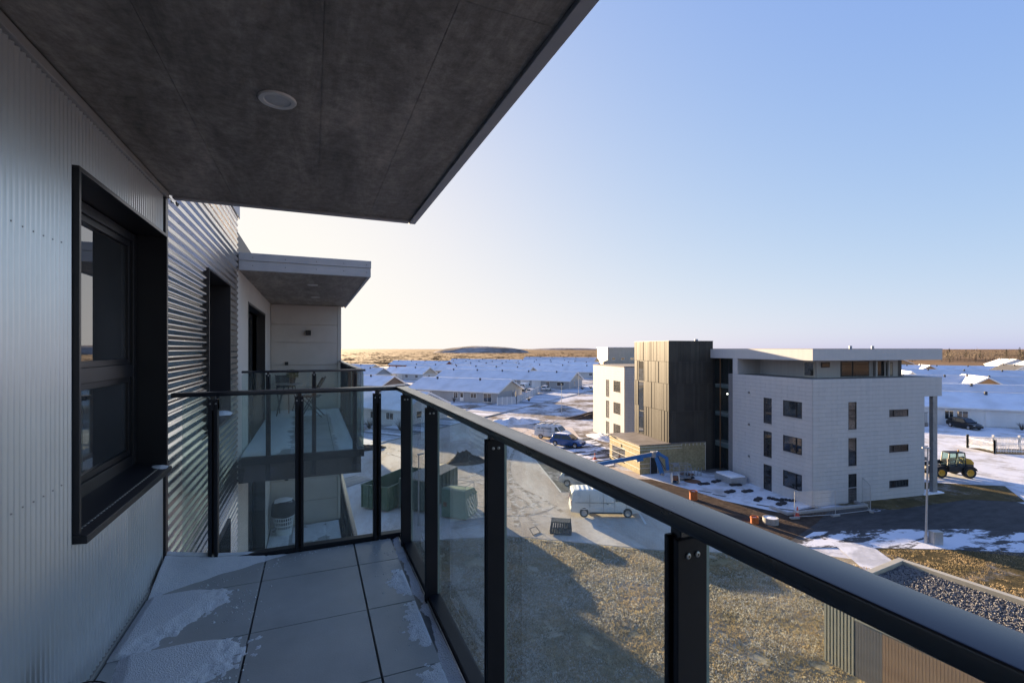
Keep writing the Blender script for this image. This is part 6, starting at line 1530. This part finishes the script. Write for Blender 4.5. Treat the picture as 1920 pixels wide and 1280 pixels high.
# ------------------------------------------------------------------ grass of the lawn
mat('grass_blade', (0.20, 0.165, 0.085), 0.8, col2=(0.48, 0.37, 0.22), nscale=0.5, lo=0.36, hi=0.62)
mat('grass_frost', (0.52, 0.49, 0.43), 0.8, col2=(0.72, 0.71, 0.69), nscale=0.6)
def grass(name, label, poly, count, m, h0, h1, seed, thr=-1.0):
    random.seed(seed); b = MB()
    xs_ = [p[0] for p in poly]; ys_ = [p[1] for p in poly]
    def inside(x, y):
        c = False; j = len(poly) - 1
        for i in range(len(poly)):
            xi, yi = poly[i]; xj, yj = poly[j]
            if (yi > y) != (yj > y) and x < (xj - xi) * (y - yi) / (yj - yi) + xi: c = not c
            j = i
        return c
    k = 0; tries = 0
    while k < count and tries < count * 6:
        tries += 1
        x = random.uniform(min(xs_), max(xs_)); y = random.uniform(min(ys_), max(ys_))
        if not inside(x, y): continue
        if fbm(x, y, 0.35) + 0.5 * N(x, y, seed, 1.6) < thr: continue
        k += 1
        for q in range(2):
            a = random.random() * 6.28; h = random.uniform(h0, h1); wd_ = random.uniform(0.012, 0.03); ln = random.uniform(0.3, 1.1) * h
            b0 = random.random() * 6.28
            ox, oy = random.uniform(-.05, .05), random.uniform(-.05, .05)
            b.add([(x + ox + wd_ * math.cos(a), y + oy + wd_ * math.sin(a), 0.0), (x + ox - wd_ * math.cos(a), y + oy - wd_ * math.sin(a), 0.0), (x + ox + ln * math.cos(b0), y + oy + ln * math.sin(b0), h)], [(0, 1, 2)])
    o = b.build(name, m, None, fix=False)
    tag(o, label, 'grass', kind='stuff'); return o
def translucent(name, k=0.55):
    n = MATS[name].node_tree; b = n.nodes['Principled BSDF']; out = n.nodes['Material Output']
    tr = n.nodes.new('ShaderNodeBsdfTranslucent'); mx = n.nodes.new('ShaderNodeMixShader'); mx.inputs[0].default_value = k
    n.links.new(b.inputs['Base Color'].links[0].from_socket, tr.inputs[0])
    n.links.new(b.outputs[0], mx.inputs[1]); n.links.new(tr.outputs[0], mx.inputs[2]); n.links.new(mx.outputs[0], out.inputs[0])
translucent('grass_blade'); translucent('grass_frost', 0.5)
LAWN = [(3.0, 8), (3.0, 31.2), (4, 31.2), (12.0, 29.3), (19.7, 23.6), (26.0, 20.3), (28.4, 19.2), (30.5, 13.5), (24.9, 13.4), (18.9, 12.7), (19.6, 6), (10, 8)]
grass('grass', 'short dry brown grass of the lawn below our balcony', LAWN, 85000, 'grass_blade', 0.03, 0.11, 5, -0.62)
grass('frosted_grass', 'pale frosted blades between the dry grass of the lawn', LAWN, 60000, 'grass_frost', 0.03, 0.09, 9, -0.12)
grass('verge_grass_blades', 'dry grass behind the gravel-roofed shed', [(36.4, 16.7), (44, 13.2), (46, 6), (32, 6.5), (29.5, 15.0), (32.4, 18.4)], 9000, 'grass_blade', 0.04, 0.12, 12, -0.2)

# ------------------------------------------------------------------ bare trees along the horizon on the right
mat('twigs', (0.055, 0.042, 0.034), 0.9, col2=(0.115, 0.088, 0.064), nscale=0.03, lo=0.4, hi=0.6, coord='Object')
mat('conifer', (0.02, 0.032, 0.018), 0.9, col2=(0.035, 0.05, 0.026), nscale=0.4)
random.seed(33); b = MB()
for k in range(520):
    px_ = random.uniform(1690, 2150); f_ = random.uniform(430, 1000)
    if N(px_ * 0.035, f_ * 0.004, 2.0) < -0.12: continue
    cx, cy = atdist(px_, f_); hgt = random.uniform(5, 10) + 6.5 * max(0, N(px_ * 0.05, f_ * 0.01, 7.0)) * 1.6; rad = random.uniform(2.5, 5.5)
    b.tube((cx, cy, 0), (cx, cy, hgt * 0.5), 0.25, 0.12, n=4)
    for q in range(46):
        a = random.random() * 6.28; rr = rad * random.random() ** 0.5; z = hgt * (0.30 + 0.7 * random.random() * (1 - 0.4 * (rr / rad) ** 2))
        p = Vector((cx + rr * math.cos(a), cy + rr * math.sin(a), z)); d_ = Vector((random.uniform(-1, 1), random.uniform(-1, 1), random.uniform(0.1, 1.4))).normalized() * random.uniform(0.9, 2.0)
        e = d_.orthogonal().normalized() * 0.20
        b.add([p - e, p + e, p + d_], [(0, 1, 2)])
o = b.build('bare_trees', 'twigs', None, fix=False); tag(o, 'brown band of bare leafless trees along the right horizon', 'trees', kind='stuff')
for k, (px_, f_, h_) in enumerate(((1780, 560, 13), (1811, 640, 11), (1838, 600, 10), (1887, 520, 12), (1912, 500, 14), (1918, 470, 10), (1776, 700, 10))):
    cx, cy = atdist(px_, f_); t = thing('conifer_tree', ('dark spruce first from the white building', 'dark spruce second from the white building', 'dark spruce third from the white building', 'dark spruce fourth from the white building', 'tall dark spruce at the right edge', 'shorter dark spruce at the right edge', 'distant small dark spruce beside the white building roof')[k], 'tree', (cx, cy, 0), 0, 'spruces in the tree band')
    MB().tube((0, 0, 0), (0, 0, h_ * 0.9), 0.25, 0.05, n=6).build('trunk', 'twigs', t)
    cr = MB()
    for q in range(420):
        z = h_ * (0.08 + 0.92 * random.random() ** 1.2); r_ = (1 - z / h_) * h_ * 0.24 + 0.1; a = random.random() * 6.28; r0 = r_ * random.random() ** 0.4
        p = Vector((r0 * math.cos(a), r0 * math.sin(a), z)); d_ = Vector((math.cos(a), math.sin(a), -0.25)) * 0.8; e = Vector((-math.sin(a), math.cos(a), 0)) * 0.3
        cr.add([p - e, p + e, p + d_], [(0, 1, 2)])
    cr.build('crown', 'conifer', t, fix=False)
# low scrub on the plain
random.seed(44); b = MB()
for k in range(900):
    px_ = random.uniform(640, 1200); f_ = 320 * (10 ** (random.random() * 0.75)); cx, cy = atdist(px_, f_)
    for q in range(5):
        p = Vector((cx + random.uniform(-6, 6), cy + random.uniform(-3, 3), 0)); hh = random.uniform(0.2, 0.7); wd_ = random.uniform(1, 4)
        b.add([p + Vector((-wd_, 0, 0)), p + Vector((wd_, 0.3, 0)), p + Vector((random.uniform(-.5, .5), 0, hh))], [(0, 1, 2)])
mat('scrub_brown', (0.12, 0.072, 0.036), 0.9, col2=(0.17, 0.105, 0.055), nscale=0.02)
o = b.build('scrub', 'scrub_brown', None, fix=False); tag(o, 'low brown scrub scattered over the golden plain', 'scrub', kind='stuff')

# ------------------------------------------------------------------ bare shrubs in the gardens and loose crumbs of snow
random.seed(91)
def shrub(label, x, y, h, r):
    t = thing('shrub', label, 'shrub', (x, y, 0), random.random() * 6, 'bare garden shrubs')
    b = MB()
    for k in range(46):
        a = random.random() * 6.28; e = r * random.uniform(0.2, 1.0); z = h * random.uniform(0.6, 1.0)
        p = Vector((0.1 * math.cos(a), 0.1 * math.sin(a), 0)); m_ = Vector((e * 0.45 * math.cos(a + 0.2), e * 0.45 * math.sin(a + 0.2), z * 0.55)); q = Vector((e * math.cos(a), e * math.sin(a), z))
        b.tube(p, m_, 0.025, 0.016, n=4); b.tube(m_, q, 0.016, 0.006, n=4)
    b.build('twigs', 'twigs', t, fix=False)
for lab, x, y, h, r in (('bare rounded shrub in front of the white house behind the corner post', 12.4, 73.5, 2.2, 1.9), ('bare shrub left of the white house behind the corner post', 8.2, 77.5, 1.6, 1.4),
                        ('bare shrub by the door of the long grey house', 30.6, 108.2, 1.3, 0.9), ('bare shrub at the foot of the grey board fence', 47.6, 103.2, 1.2, 1.0),
                        ('dark hedge-like shrub below the gable of the very long house', 76.5, 126.6, 1.1, 1.3), ('low bare shrub beside the street right of the very long house', 80.5, 128.2, 1.0, 1.2),
                        ('bare shrub between the white house and its garage on the right', 100.4, 37.2, 1.2, 0.9)):
    shrub(lab, x, y, h, r)
b = MB()
for k in range(420):
    row = random.choice(((3.0, 3.4), (2.4, 2.8), (3.5, 3.85), (1.8, 2.2)))
    y = random.uniform(*row); lim = -0.42 if y < 3.46 else -0.75 + 2.2 * (y - 3.47)
    x = lim + random.gauss(0.03, 0.07)
    if random.random() < 0.25: x = random.uniform(0.38, 0.55)
    if not (XW + 0.05 < x < 0.56): continue
    r = random.uniform(0.0015, 0.006) * (1.0 if random.random() < 0.85 else 1.8)
    z = ZF + 0.001
    b.add([(x + r, y, z), (x, y + r * 0.9, z), (x - r * 1.1, y, z), (x, y - r, z), (x, y, z + r * 1.1)], [(0, 1, 4), (1, 2, 4), (2, 3, 4), (3, 0, 4)])
o = b.build('snow_crumbs', 'snow', None, fix=False); tag(o, 'loose crumbs of snow scattered at the edges of the drifts on our tiles', 'snow', kind='stuff')
